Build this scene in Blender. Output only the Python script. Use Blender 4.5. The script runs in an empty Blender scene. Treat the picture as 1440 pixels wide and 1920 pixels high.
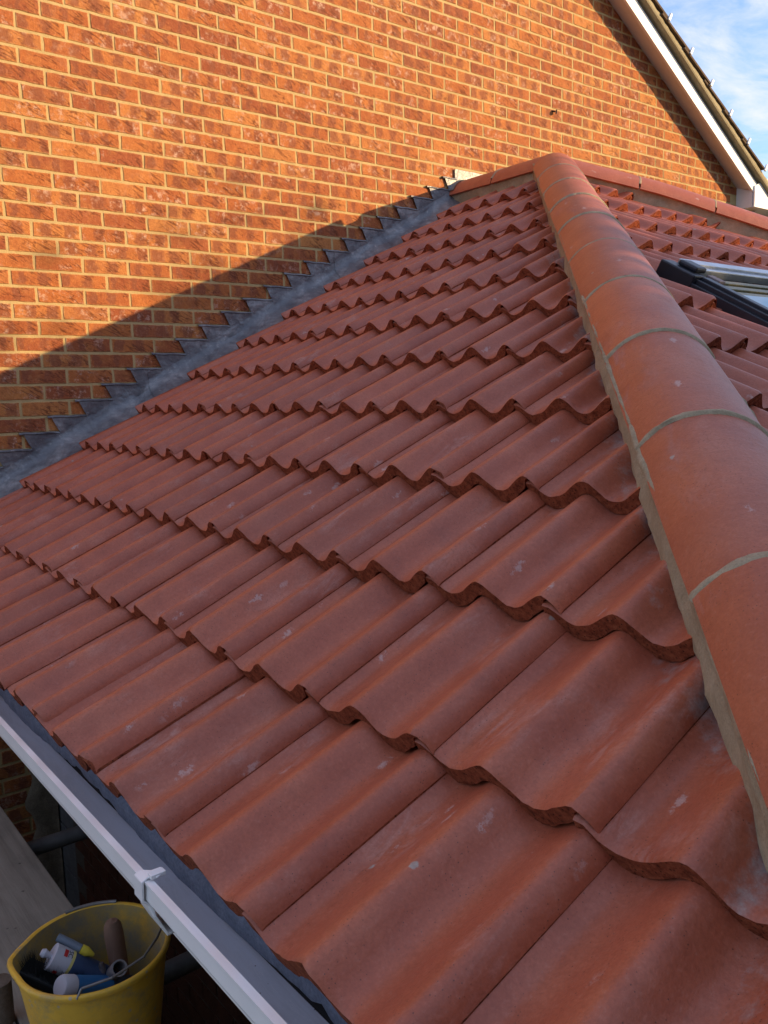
import bpy, bmesh, math, random
from mathutils import Vector, Matrix
random.seed(7)
R = math.radians
sc = bpy.context.scene
col = sc.collection

# ------------------------------------------------------------------ camera
cd = bpy.data.cameras.new('camera'); cam = bpy.data.objects.new('camera', cd); col.objects.link(cam)
right = Vector((0.786126, -0.617590, -0.024274))
down = Vector((-0.104081, -0.093567, -0.990158))
fwd = Vector((0.609240, 0.780915, -0.137835))
CAM = Vector((-1.234475, -4.174870, -1.734177))
M = Matrix.Identity(4)
for i in range(3):
    M[i][0] = right[i]; M[i][1] = -down[i]; M[i][2] = -fwd[i]; M[i][3] = CAM[i]
cam.matrix_world = M
cd.sensor_fit = 'VERTICAL'; cd.sensor_height = 24.0
cd.lens = 1585.78 / 1920 * 24.0
cd.clip_start = 0.02; cd.clip_end = 600
sc.camera = cam

# ------------------------------------------------------------------ light
SUN = Vector((0.98, -1.0, 0.345)).normalized()
elev = math.asin(SUN.z); azim = math.atan2(SUN.x, SUN.y)
w = bpy.data.worlds.new('World'); sc.world = w; w.use_nodes = True
nt = w.node_tree; nt.nodes.clear()
def wn(t, **k):
    n = nt.nodes.new(t)
    for a, b in k.items(): setattr(n, a, b)
    return n
sky = wn('ShaderNodeTexSky', sky_type='NISHITA', sun_disc=False, sun_elevation=elev, sun_rotation=azim,
         air_density=1.0, dust_density=0.3, ozone_density=3.0)
tc = wn('ShaderNodeTexCoord')
sep = wn('ShaderNodeSeparateXYZ'); nt.links.new(tc.outputs['Generated'], sep.inputs[0])
add = wn('ShaderNodeMath', operation='ADD'); nt.links.new(sep.outputs['Z'], add.inputs[0]); add.inputs[1].default_value = 0.12
mx_ = wn('ShaderNodeMath', operation='MAXIMUM'); nt.links.new(add.outputs[0], mx_.inputs[0]); mx_.inputs[1].default_value = 0.03
dx = wn('ShaderNodeMath', operation='DIVIDE'); nt.links.new(sep.outputs['X'], dx.inputs[0]); nt.links.new(mx_.outputs[0], dx.inputs[1])
dy = wn('ShaderNodeMath', operation='DIVIDE'); nt.links.new(sep.outputs['Y'], dy.inputs[0]); nt.links.new(mx_.outputs[0], dy.inputs[1])
cmb = wn('ShaderNodeCombineXYZ'); nt.links.new(dx.outputs[0], cmb.inputs[0]); nt.links.new(dy.outputs[0], cmb.inputs[1])
nz = wn('ShaderNodeTexNoise'); nz.inputs['Scale'].default_value = 3.4; nz.inputs['Detail'].default_value = 9
nz.inputs['Roughness'].default_value = 0.62; nz.inputs['Distortion'].default_value = 0.35
mpw = wn('ShaderNodeMapping'); mpw.inputs['Scale'].default_value = (1.2, 2.4, 1); mpw.inputs['Rotation'].default_value = (0, 0, 0.5)
nt.links.new(cmb.outputs[0], mpw.inputs[0]); nt.links.new(mpw.outputs[0], nz.inputs['Vector'])
rp = wn('ShaderNodeValToRGB'); nt.links.new(nz.outputs['Fac'], rp.inputs[0])
rp.color_ramp.elements[0].position = 0.36; rp.color_ramp.elements[0].color = (0.10, 0.10, 0.10, 1)
rp.color_ramp.elements[1].position = 0.68; rp.color_ramp.elements[1].color = (0.9, 0.9, 0.9, 1)
mixc = wn('ShaderNodeMixRGB'); mixc.inputs['Color2'].default_value = (3.0, 3.1, 4.0, 1)
nt.links.new(rp.outputs[0], mixc.inputs['Fac']); nt.links.new(sky.outputs[0], mixc.inputs['Color1'])
bg = wn('ShaderNodeBackground'); bg.inputs['Strength'].default_value = 0.145
wo = wn('ShaderNodeOutputWorld')
nt.links.new(mixc.outputs[0], bg.inputs[0]); nt.links.new(bg.outputs[0], wo.inputs[0])
sl = bpy.data.lights.new('sun', 'SUN'); so = bpy.data.objects.new('sun', sl); col.objects.link(so)
sl.energy = 3.3; sl.angle = R(0.5); sl.color = (1.0, 0.70, 0.36)
so.rotation_mode = 'QUATERNION'; so.rotation_quaternion = SUN.to_track_quat('Z', 'Y')
sc.view_settings.view_transform = 'Standard'; sc.view_settings.look = 'None'
sc.view_settings.gamma = 1; sc.view_settings.use_curve_mapping = False
sc.view_settings.exposure = 1.14

# ------------------------------------------------------------------ helpers
def tagset(o, label=None, cat=None, group=None, kind=None):
    if label: o['label'] = label
    if cat: o['category'] = cat
    if group: o['group'] = group
    if kind: o['kind'] = kind
    return o
def empty(name, loc=(0, 0, 0), label=None, cat=None, **k):
    o = bpy.data.objects.new(name, None); col.objects.link(o); o.location = loc; o.empty_display_size = 0.1
    return tagset(o, label, cat, **k)
def link(name, me, parent=None, matrix=None):
    o = bpy.data.objects.new(name, me); col.objects.link(o)
    if parent is not None:
        o.parent = parent
        if parent.type == 'EMPTY' and parent.parent is None:
            o.matrix_parent_inverse = Matrix.Translation(parent.location).inverted()
    if matrix is not None: o.matrix_basis = matrix
    return o
def mesh(name, vs, fs, mat=None, smooth=False, mats=None, idx=None):
    me = bpy.data.meshes.new(name); me.from_pydata([tuple(v) for v in vs], [], fs); me.update()
    if mats:
        for m_ in mats: me.materials.append(m_)
        if idx: me.polygons.foreach_set('material_index', idx)
    elif mat: me.materials.append(mat)
    if smooth: me.polygons.foreach_set('use_smooth', [True] * len(me.polygons))
    return me
def fixn(me):
    bm = bmesh.new(); bm.from_mesh(me); bmesh.ops.recalc_face_normals(bm, faces=bm.faces); bm.to_mesh(me); bm.free(); return me
class MB:
    def __init__(s): s.v = []; s.f = []
    def add(s, vs, fs):
        n = len(s.v); s.v += [tuple(v) for v in vs]; s.f += [tuple(i + n for i in f) for f in fs]
    def box(s, x0, x1, y0, y1, z0, z1):
        s.add([(x, y, z) for x in (x0, x1) for y in (y0, y1) for z in (z0, z1)],
              [(0, 1, 3, 2), (4, 6, 7, 5), (0, 4, 5, 1), (2, 3, 7, 6), (0, 2, 6, 4), (1, 5, 7, 3)])
    def prism(s, pts, a, b):            # pts: list of vectors (closed outline), swept from +a to +b (vectors)
        n = len(pts); a = Vector(a); b = Vector(b)
        s.add([Vector(p) + a for p in pts] + [Vector(p) + b for p in pts],
              [tuple(range(n)), tuple(range(2 * n - 1, n - 1, -1))] + [(i, (i + 1) % n, n + (i + 1) % n, n + i) for i in range(n)])
    def tube(s, p, q, r0, r1=None, n=14, cap=True):
        r1 = r0 if r1 is None else r1
        p = Vector(p); q = Vector(q); d = (q - p).normalized()
        u = d.cross(Vector((0, 0, 1)) if abs(d.z) < .9 else Vector((1, 0, 0))).normalized(); v_ = d.cross(u)
        vs = [p + (u * math.cos(t) + v_ * math.sin(t)) * r0 for t in [2 * math.pi * i / n for i in range(n)]]
        vs += [q + (u * math.cos(t) + v_ * math.sin(t)) * r1 for t in [2 * math.pi * i / n for i in range(n)]]
        fs = [(i, (i + 1) % n, n + (i + 1) % n, n + i) for i in range(n)]
        if cap: fs += [tuple(range(n)), tuple(range(2 * n - 1, n - 1, -1))]
        s.add(vs, fs)
    def lathe(s, prof, o, d, n=24):     # prof: [(r, h)], axis d from o
        o = Vector(o); d = Vector(d).normalized()
        u = d.cross(Vector((0, 0, 1)) if abs(d.z) < .9 else Vector((1, 0, 0))).normalized(); v_ = d.cross(u)
        vs = []
        for r, h in prof:
            for i in range(n):
                t = 2 * math.pi * i / n; vs.append(o + d * h + (u * math.cos(t) + v_ * math.sin(t)) * r)
        fs = [(k * n + i, k * n + (i + 1) % n, (k + 1) * n + (i + 1) % n, (k + 1) * n + i) for k in range(len(prof) - 1) for i in range(n)]
        s.add(vs, fs)
    def obj(s, name, mat, parent=None, smooth=False, bevel=0):
        me = fixn(mesh(name, s.v, s.f, mat, smooth))
        o = link(name, me, parent)
        if bevel:
            b = o.modifiers.new('bevel', 'BEVEL'); b.width = bevel; b.segments = 2; b.limit_method = 'ANGLE'
        return o
def smooth_by_angle(o, ang=40):
    me = o.data; me.polygons.foreach_set('use_smooth', [True] * len(me.polygons))
    try: me.set_sharp_from_angle(angle=R(ang))
    except Exception: pass
    return o

# ------------------------------------------------------------------ node material kit
class NM:
    def __init__(s, name, base=(.5, .5, .5), rough=.7, spec=.4, metal=0):
        s.m = bpy.data.materials.new(name); s.m.use_nodes = True; s.t = s.m.node_tree
        s.b = s.t.nodes['Principled BSDF']; s.b.inputs['Base Color'].default_value = (*base, 1)
        s.b.inputs['Roughness'].default_value = rough; s.b.inputs['Metallic'].default_value = metal
        s.b.inputs['Specular IOR Level'].default_value = spec
        s.g = s.t.nodes.new('ShaderNodeNewGeometry'); s.tc = s.t.nodes.new('ShaderNodeTexCoord')
        s.oi = s.t.nodes.new('ShaderNodeObjectInfo'); s.bumps = None
    def n(s, t, **k):
        x = s.t.nodes.new(t)
        for a, b in k.items(): setattr(x, a, b)
        return x
    def L(s, a, b): s.t.links.new(a, b)
    def val(s, x, sock):
        if hasattr(x, 'is_output'): s.L(x, sock)
        else: sock.default_value = x
    def math(s, op, a, b=0.0, c=0.0, clamp=False):
        x = s.n('ShaderNodeMath', operation=op, use_clamp=clamp)
        s.val(a, x.inputs[0]); s.val(b, x.inputs[1]); s.val(c, x.inputs[2]); return x.outputs[0]
    def world(s): return s.g.outputs['Position']
    def obj(s): return s.tc.outputs['Object']
    def map(s, vec, scale=(1, 1, 1), rot=(0, 0, 0), loc=(0, 0, 0)):
        x = s.n('ShaderNodeMapping'); s.L(vec, x.inputs[0]); x.inputs['Scale'].default_value = scale
        x.inputs['Rotation'].default_value = rot; s.val(loc, x.inputs['Location']); return x.outputs[0]
    def noise(s, vec, scale=5, detail=4, rough=.55, dist=0):
        x = s.n('ShaderNodeTexNoise'); s.L(vec, x.inputs['Vector']); x.inputs['Scale'].default_value = scale
        x.inputs['Detail'].default_value = detail; x.inputs['Roughness'].default_value = rough; x.inputs['Distortion'].default_value = dist
        return x.outputs['Fac']
    def voro(s, vec, scale=5, feature='F1', out='Distance', rand=1):
        x = s.n('ShaderNodeTexVoronoi', feature=feature); s.L(vec, x.inputs['Vector']); x.inputs['Scale'].default_value = scale
        x.inputs['Randomness'].default_value = rand; return x.outputs[out]
    def ramp(s, f, stops):
        x = s.n('ShaderNodeValToRGB'); s.L(f, x.inputs[0]); e = x.color_ramp.elements
        while len(e) < len(stops): e.new(.5)
        for k, (p, c) in enumerate(stops):
            e[k].position = p; e[k].color = (*c, 1) if not isinstance(c, (int, float)) else (c, c, c, 1)
        return x.outputs[0]
    def mix(s, f, a, b, mode='MIX'):
        x = s.n('ShaderNodeMixRGB', blend_type=mode); s.val(f, x.inputs[0])
        for q, k in ((a, 1), (b, 2)):
            if hasattr(q, 'is_output'): s.L(q, x.inputs[k])
            else: x.inputs[k].default_value = (*q, 1)
        return x.outputs[0]
    def bump(s, h, strength=.5, dist=.005):
        x = s.n('ShaderNodeBump'); s.L(h, x.inputs['Height']); x.inputs['Strength'].default_value = strength
        x.inputs['Distance'].default_value = dist
        if s.bumps: s.L(s.bumps, x.inputs['Normal'])
        s.bumps = x.outputs[0]
    def done(s, color=None, rough=None):
        if color is not None: s.L(color, s.b.inputs['Base Color'])
        if rough is not None: s.L(rough, s.b.inputs['Roughness'])
        if s.bumps: s.L(s.bumps, s.b.inputs['Normal'])
        return s.m
def flat(name, c, rough=.6, spec=.4, metal=0, var=.12, sc_=14, bump=.15):
    k = NM(name, c, rough, spec, metal)
    v = k.noise(k.obj(), sc_, 6, .6); v2 = k.noise(k.obj(), sc_ * 9, 3, .6)
    lo = tuple(x * (1 - var * 1.6) for x in c); hi = tuple(min(1, x * (1 + var)) for x in c)
    cc = k.ramp(v, [(.32, lo), (.68, hi)])
    k.bump(v2, bump, .002)
    return k.done(cc)

def brick_mat():
    k = NM('facing brick', rough=.88, spec=.18)
    sp = k.n('ShaderNodeSeparateXYZ'); k.L(k.world(), sp.inputs[0])
    X, Z = sp.outputs['X'], sp.outputs['Z']
    cz = k.math('MULTIPLY', Z, -1 / .075); course = k.math('FLOOR', cz); fz = k.math('FRACT', cz)
    par = k.math('MODULO', k.math('ADD', course, 1000.0), 2.0)
    cx = k.math('SUBTRACT', k.math('MULTIPLY', X, 1 / .225), k.math('MULTIPLY', par, .5))
    bid = k.math('FLOOR', cx); fx = k.math('FRACT', cx)
    idv = k.n('ShaderNodeCombineXYZ'); k.L(bid, idv.inputs[0]); k.L(course, idv.inputs[1])
    wn_ = k.n('ShaderNodeTexWhiteNoise', noise_dimensions='3D'); k.L(idv.outputs[0], wn_.inputs['Vector'])
    rs = k.n('ShaderNodeSeparateColor'); k.L(wn_.outputs['Color'], rs.inputs[0])
    ra, rb, rc = rs.outputs[0], rs.outputs[1], rs.outputs[2]
    # per-brick offset of the noise field
    off = k.n('ShaderNodeVectorMath', operation='MULTIPLY_ADD'); k.L(wn_.outputs['Color'], off.inputs[0])
    off.inputs[1].default_value = (7, 7, 7); k.L(k.world(), off.inputs[2]); P = off.outputs[0]
    base = k.ramp(ra, [(0, (.31, .088, .038)), (.25, (.45, .142, .044)), (.6, (.52, .178, .050)), (.85, (.62, .27, .080)), (1, (.36, .105, .044))])
    big = k.noise(P, 9, 4, .6)
    base = k.mix(k.ramp(big, [(.35, 0), (.7, .5)]), base, (.31, .090, .042))
    big2 = k.noise(k.map(P, loc=(3, 1, 8)), 14, 5, .65)
    base = k.mix(k.ramp(big2, [(.5, 0), (.75, .6)]), base, (.60, .25, .075))
    # kiln marks: darker blocks across the stretcher with soft edges
    pos = k.math('ADD', k.math('MULTIPLY', rb, .35), .10)
    wob = k.math('MULTIPLY', k.math('SUBTRACT', k.noise(P, 30, 5), .5), .34)
    fxx = k.math('ADD', fx, wob); fzz = k.math('ADD', fz, wob)
    def blk(c, hw):
        d1 = k.math('ABSOLUTE', k.math('SUBTRACT', fxx, c)); d2 = k.math('ABSOLUTE', k.math('SUBTRACT', fzz, .5))
        a = k.math('SUBTRACT', 1.0, k.math('DIVIDE', d1, hw)); b = k.math('SUBTRACT', 1.0, k.math('DIVIDE', d2, .47))
        return k.math('MULTIPLY', k.math('MULTIPLY', a, 2.2, clamp=True), k.math('MULTIPLY', b, 2.6, clamp=True), clamp=True)
    hw = k.math('ADD', k.math('MULTIPLY', ra, .11), .07)
    b1 = blk(pos, hw); b2 = blk(k.math('ADD', pos, k.math('ADD', .33, k.math('MULTIPLY', rc, .14))), hw)
    use = k.ramp(rc, [(.22, 0), (.36, .9)])
    both = k.math('MULTIPLY', k.math('MAXIMUM', b1, b2), use)
    base = k.mix(k.math('MULTIPLY', both, .85), base, (.245, .085, .047))
    # pale salts on some bricks, often ringed round the kiln marks
    salt = k.ramp(k.noise(k.map(P, loc=(9, 4, 2)), 34, 6, .72), [(.51, 0), (.64, 1)])
    patch = k.ramp(k.noise(k.map(P, loc=(2, 7, 5)), 11, 2, .5), [(.45, 0), (.58, 1)])
    ring = k.ramp(both, [(.15, 0), (.35, .8), (.6, .1)])
    who = k.ramp(rb, [(.38, .15), (.55, 1.0)])
    s_ = k.math('MULTIPLY', k.math('MAXIMUM', k.math('MULTIPLY', salt, patch), k.math('MULTIPLY', ring, salt)), who, clamp=True)
    base = k.mix(k.math('MULTIPLY', s_, .9), base, (.66, .43, .31))
    # drag-face creases running down to the right
    cr = k.map(k.map(P, rot=(0, R(-27), 0)), scale=(10, 10, 52))
    cn = k.noise(cr, 1.0, 2, .5, .6)
    line = k.ramp(k.math('ABSOLUTE', k.math('SUBTRACT', cn, .5)), [(.0, 1), (.050, 0)])
    msk = k.math('MULTIPLY', k.ramp(k.noise(k.map(P, loc=(5, 5, 5)), 10, 2), [(.40, 0), (.50, 1)]), k.ramp(fx, [(.12, .15), (.5, 1)]))
    line = k.math('MULTIPLY', line, msk)
    base = k.mix(k.math('MULTIPLY', line, .85), base, (.085, .024, .012))
    fine = k.noise(k.world(), 420, 3, .6)
    base = k.mix(k.ramp(fine, [(.3, .4), (.62, 0)]), base, (.14, .04, .018))
    md = k.noise(P, 90, 6, .75)
    base = k.mix(k.ramp(md, [(.34, .45), (.5, 0)]), base, (.22, .065, .028)); base = k.mix(k.ramp(md, [(.55, 0), (.72, .4)]), base, (.66, .30, .13))
    # mortar dragged over the arrises
    ex = k.math('MULTIPLY', k.math('SUBTRACT', .5, k.math('ABSOLUTE', k.math('SUBTRACT', fx, .5))), 3.0)
    ez = k.math('SUBTRACT', .5, k.math('ABSOLUTE', k.math('SUBTRACT', fz, .5)))
    ed = k.math('MINIMUM', ex, ez)
    mn = k.noise(k.map(P, loc=(1, 2, 3)), 60, 5, .7)
    es = k.math('MULTIPLY', k.math('SUBTRACT', k.math('MULTIPLY', mn, .27), ed), 12.0, clamp=True)
    base = k.mix(k.math('MULTIPLY', es, .6), base, (.58, .38, .17))
    k.bump(k.noise(P, 55, 6, .7), .8, .005)
    k.bump(line, -.9, .004); k.bump(fine, .45, .0016)
    return k.done(base)
def mortar_mat(name='sand mortar', a=(.46, .34, .155), b=(.59, .44, .21), sc_=18):
    k = NM(name, rough=.95, spec=.1)
    v = k.noise(k.world(), sc_, 6, .65); f = k.noise(k.world(), 260, 4, .7)
    c = k.ramp(v, [(.3, a), (.7, b)])
    c = k.mix(k.ramp(f, [(.35, .35), (.6, 0)]), c, tuple(x * .55 for x in a))
    k.bump(k.noise(k.world(), 60, 5, .7), .5, .004); k.bump(f, .6, .002)
    return k.done(c)
def tile_mat(name, c1, c2, c3, chalk=.42, rough=.47, hipstain=False):
    k = NM(name, rough=rough, spec=.55)
    o = k.n('ShaderNodeVectorMath', operation='ADD')
    cm = k.n('ShaderNodeCombineXYZ'); k.L(k.math('MULTIPLY', k.oi.outputs['Random'], 37.0), cm.inputs[0]); k.L(k.math('MULTIPLY', k.oi.outputs['Random'], 91.0), cm.inputs[1])
    k.L(k.obj(), o.inputs[0]); k.L(cm.outputs[0], o.inputs[1]); P = o.outputs[0]
    base = k.ramp(k.noise(P, 6, 5, .6), [(.3, c1), (.52, c2), (.75, c3)])
    base = k.mix(k.math('MULTIPLY', k.oi.outputs['Random'], .42), base, tuple(x * .72 for x in c1))
    # chalky streaks drawn out along the fall of the tile
    st = k.noise(k.map(P, scale=(1.0, .32, 1)), 30, 7, .72, .5)
    pt = k.noise(k.map(P, loc=(4, 2, 0)), 4.2, 3, .5)
    ch = k.math('MULTIPLY', k.ramp(st, [(.48, 0), (.63, 1)]), k.ramp(pt, [(.53, 0), (.68, 1)]))
    base = k.mix(k.math('MULTIPLY', ch, chalk * .8), base, (.58, .40, .35))
    dusty = k.noise(k.map(P, loc=(1, 9, 3)), 3.0, 4, .6)
    base = k.mix(k.ramp(dusty, [(.48, 0), (.74, .20)]), base, (.40, .20, .15))
    if hipstain:         # cement smeared on the tiles beside the bedded hip
        sx = k.n('ShaderNodeSeparateXYZ'); k.L(k.world(), sx.inputs[0])
        q = k.math('SUBTRACT', sx.outputs['X'], sx.outputs['Y']); q = k.math('ABSOLUTE', k.math('SUBTRACT', q, 3.4934))
        nn_ = k.noise(k.world(), 9, 6, .7); near = k.math('SUBTRACT', .205, k.math('SUBTRACT', q, k.math('MULTIPLY', k.math('SUBTRACT', nn_, .56), .55)))
        sm = k.math('MULTIPLY', near, 14.0, clamp=True); sm = k.math('MULTIPLY', sm, k.ramp(k.noise(k.world(), 48, 5, .7), [(.33, .15), (.62, 1)]))
        base = k.mix(k.math('MULTIPLY', sm, .72), base, (.37, .35, .33))
    mott = k.noise(k.map(P, loc=(7, 3, 3)), 13, 7, .72)
    base = k.mix(k.ramp(mott, [(.30, .26), (.48, 0)]), base, tuple(x * .55 for x in c1)); base = k.mix(k.ramp(mott, [(.56, 0), (.78, .22)]), base, tuple(min(1, x * 1.35) for x in c3))
    # small pale scuffs
    sc1 = k.voro(k.map(P, scale=(1, .45, 1), rot=(0, 0, .3)), 17, out='Distance'); scn = k.noise(P, 95, 5, .75)
    scf = k.math('MULTIPLY', k.ramp(k.math('ADD', sc1, k.math('MULTIPLY', scn, .62)), [(.37, 1), (.44, 0)]), k.ramp(k.noise(k.map(P, loc=(6, 1, 9)), 5, 2), [(.47, 0), (.55, 1)]))
    base = k.mix(k.math('MULTIPLY', scf, .5), base, (.58, .44, .40))
    # splashes of mortar
    sp = k.voro(k.map(P, scale=(1, .8, 1)), 7.0); spn = k.noise(P, 60, 3)
    spl = k.ramp(k.math('ADD', sp, k.math('MULTIPLY', spn, .10)), [(.082, 1), (.092, 0)])
    base = k.mix(k.math('MULTIPLY', spl, .75), base, (.36, .34, .29))
    # pin holes
    ph = k.voro(P, 150); pm = k.noise(k.map(P, loc=(8, 8, 1)), 16, 2)
    pin = k.math('MULTIPLY', k.ramp(ph, [(.08, 1), (.18, 0)]), k.ramp(pm, [(.46, 0), (.54, 1)]))
    base = k.mix(k.math('MULTIPLY', pin, .8), base, (.05, .02, .012))
    fine = k.noise(P, 260, 3, .6)
    grain = k.noise(k.map(P, loc=(3, 3, 1)), 130, 4, .8)
    base = k.mix(k.ramp(grain, [(.34, .24), (.50, 0)]), base, tuple(x * .5 for x in c1)); base = k.mix(k.ramp(grain, [(.55, 0), (.72, .14)]), base, (.60, .36, .28))
    k.bump(grain, .3, .0015)
    base = k.mix(k.ramp(fine, [(.35, .22), (.6, 0)]), base, tuple(x * .5 for x in c1))
    k.bump(k.noise(P, 22, 5, .65), .38, .005); k.bump(fine, .22, .0012); k.bump(pin, -.6, .002)
    r_ = k.math('ADD', rough, k.math('MULTIPLY', k.math('ADD', ch, k.math('MULTIPLY', k.noise(P, 9, 3), .35)), .25))
    return k.done(base, r_)
def butt_mat():
    k = NM('broken tile edge', rough=.95, spec=.1)
    v = k.noise(k.world(), 70, 6, .75); vo = k.voro(k.world(), 130)
    c = k.ramp(v, [(.32, (.11, .028, .014)), (.5, (.27, .070, .034)), (.72, (.40, .125, .06))])
    c = k.mix(k.ramp(vo, [(.12, .85), (.28, 0)]), c, (.05, .018, .010))
    k.bump(v, 1.0, .006); k.bump(k.noise(k.world(), 240, 3, .7), .8, .003)
    return k.done(c)
def lead_mat():
    k = NM('weathered lead', rough=.45, spec=.5, metal=.3)
    v = k.noise(k.world(), 7, 6, .65, .6); v2 = k.noise(k.map(k.world(), scale=(1, 1, 2.4)), 22, 5, .7)
    c = k.ramp(v, [(.3, (.105, .105, .113)), (.5, (.19, .188, .192)), (.70, (.38, .365, .355))])
    c = k.mix(k.ramp(v2, [(.42, .45), (.62, 0)]), c, (.085, .085, .10))
    sp = k.ramp(k.noise(k.world(), 38, 5, .7), [(.60, 0), (.70, .5)])
    c = k.mix(sp, c, (.42, .38, .36))
    k.bump(v, .5, .012); k.bump(k.noise(k.world(), 14, 3, .5), .8, .015); k.bump(v2, .25, .003)
    return k.done(c, k.ramp(v2, [(.3, .34), (.7, .58)]))
def concrete_streak(name, a, b, sc_=10, bump=.5):
    k = NM(name, rough=.9, spec=.15)
    v = k.noise(k.world(), sc_, 7, .68); f = k.noise(k.world(), 150, 4, .7)
    c = k.ramp(v, [(.3, a), (.7, b)]); c = k.mix(k.ramp(f, [(.36, .4), (.6, 0)]), c, tuple(x * .45 for x in a))
    k.bump(v, bump, .008); k.bump(f, .5, .002)
    return k.done(c)
def wood_mat(name, a, b, dark=.5, axis=1):
    k = NM(name, rough=.82, spec=.2)
    s_ = [16, 16, 16]; s_[axis] = .9
    g = k.noise(k.map(k.world(), scale=tuple(s_)), 3, 7, .7, .4); v = k.noise(k.world(), 5, 5, .6)
    c = k.ramp(g, [(.3, a), (.7, b)])
    c = k.mix(k.ramp(v, [(.45, 0), (.75, dark)]), c, tuple(x * .45 for x in a))
    sp = k.voro(k.world(), 19); c = k.mix(k.ramp(k.math('ADD', sp, k.math('MULTIPLY', k.noise(k.world(), 70, 2), .2)), [(.17, .8), (.21, 0)]), c, tuple(x * .25 for x in a))
    k.bump(g, .5, .003)
    return k.done(c)
M_brick = brick_mat(); M_mortar = mortar_mat()
M_tile = tile_mat('terracotta tile', (.36, .084, .042), (.45, .114, .055), (.51, .146, .070), rough=.45, hipstain=True)
M_ridge = tile_mat('terracotta ridge tile', (.38, .092, .043), (.47, .124, .055), (.54, .160, .072), chalk=.25, rough=.46)
M_butt = butt_mat(); M_lead = lead_mat()
M_bed = mortar_mat('grey bedding mortar', (.31, .245, .155), (.46, .37, .25), 26)
M_upvc = flat('white plastic', (.84, .82, .80), .32, .5, 0, .04, 5, .03)
kg = NM('sky tinted gutter', rough=.2, spec=.9)
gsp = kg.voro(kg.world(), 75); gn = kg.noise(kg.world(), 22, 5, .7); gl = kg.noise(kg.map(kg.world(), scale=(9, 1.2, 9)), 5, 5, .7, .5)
gc = kg.mix(kg.ramp(gl, [(.42, 0), (.70, .35)]), (.76, .82, .90), (.50, .52, .54))  # bluish tint paints sky light onto the white plastic
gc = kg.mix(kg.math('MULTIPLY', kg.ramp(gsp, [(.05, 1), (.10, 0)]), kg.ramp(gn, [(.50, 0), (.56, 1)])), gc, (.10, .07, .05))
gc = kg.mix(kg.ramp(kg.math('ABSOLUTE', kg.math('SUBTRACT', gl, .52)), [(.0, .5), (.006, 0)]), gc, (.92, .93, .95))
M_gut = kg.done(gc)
M_felt = concrete_streak('black underlay', (.20, .24, .30), (.32, .37, .45), 30)
M_dark = flat('dark deck', (.03, .03, .03), .9, .1)
M_under = concrete_streak('verge undercloak', (.30, .25, .15), (.42, .36, .23), 9)
M_oldtile = concrete_streak('old brown tile', (.085, .060, .040), (.19, .13, .085), 16)
M_anth = flat('anthracite cladding', (.018, .021, .030), .42, .5, 0, .2, 10, .05)
M_alu = flat('brushed aluminium', (.52, .54, .57), .35, .5, .6, .1, 12, .05)
M_pine = flat('lacquered pine', (.20, .17, .08), .4, .4, 0, .25, 40, .1)
M_pad = flat('dusty pad', (.22, .17, .17), .7)
M_yellow = None

# ------------------------------------------------------------------ roof frame of the extension
TAN = 0.55997; X0, Z0 = -0.75511, -2.40724; DX = 0.285653
ang = math.atan(TAN); ct, st = math.cos(ang), math.sin(ang)
GAUGE = DX / ct; COV = 0.3; YS = -3.58345; C0 = 3.4934; W = 2.73
ZW = Z0 + TAN * (W - X0)
def zl(x): return Z0 + TAN * (x - X0)
NL = Vector((-st, 0, ct)); VL = Vector((ct, 0, st)); UL = Vector((0, -1, 0))
NF = Vector((0, -st, ct)); VF = Vector((0, ct, st)); UF = Vector((1, 0, 0))
AMP = 0.044; THK = 0.037; LEN = 0.415
def prof(u):          # u in metres across the tile, 0 = left (under the neighbour's lap), .3 = cover
    t = u / COV
    ph = 2 * math.pi * (t - .43) / .5
    c = (1 + math.cos(ph + .26 * (1 - math.cos(ph)))) / 2      # slow rise, quicker fall
    h = AMP * c ** 1.32
    if t < .16: h -= .0180 * (1 - max(t, 0) / .16) ** 1.2
    if t > .93: h -= .0100 * ((t - .93) / .08) ** 1.5
    return h - .55 * AMP
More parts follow.
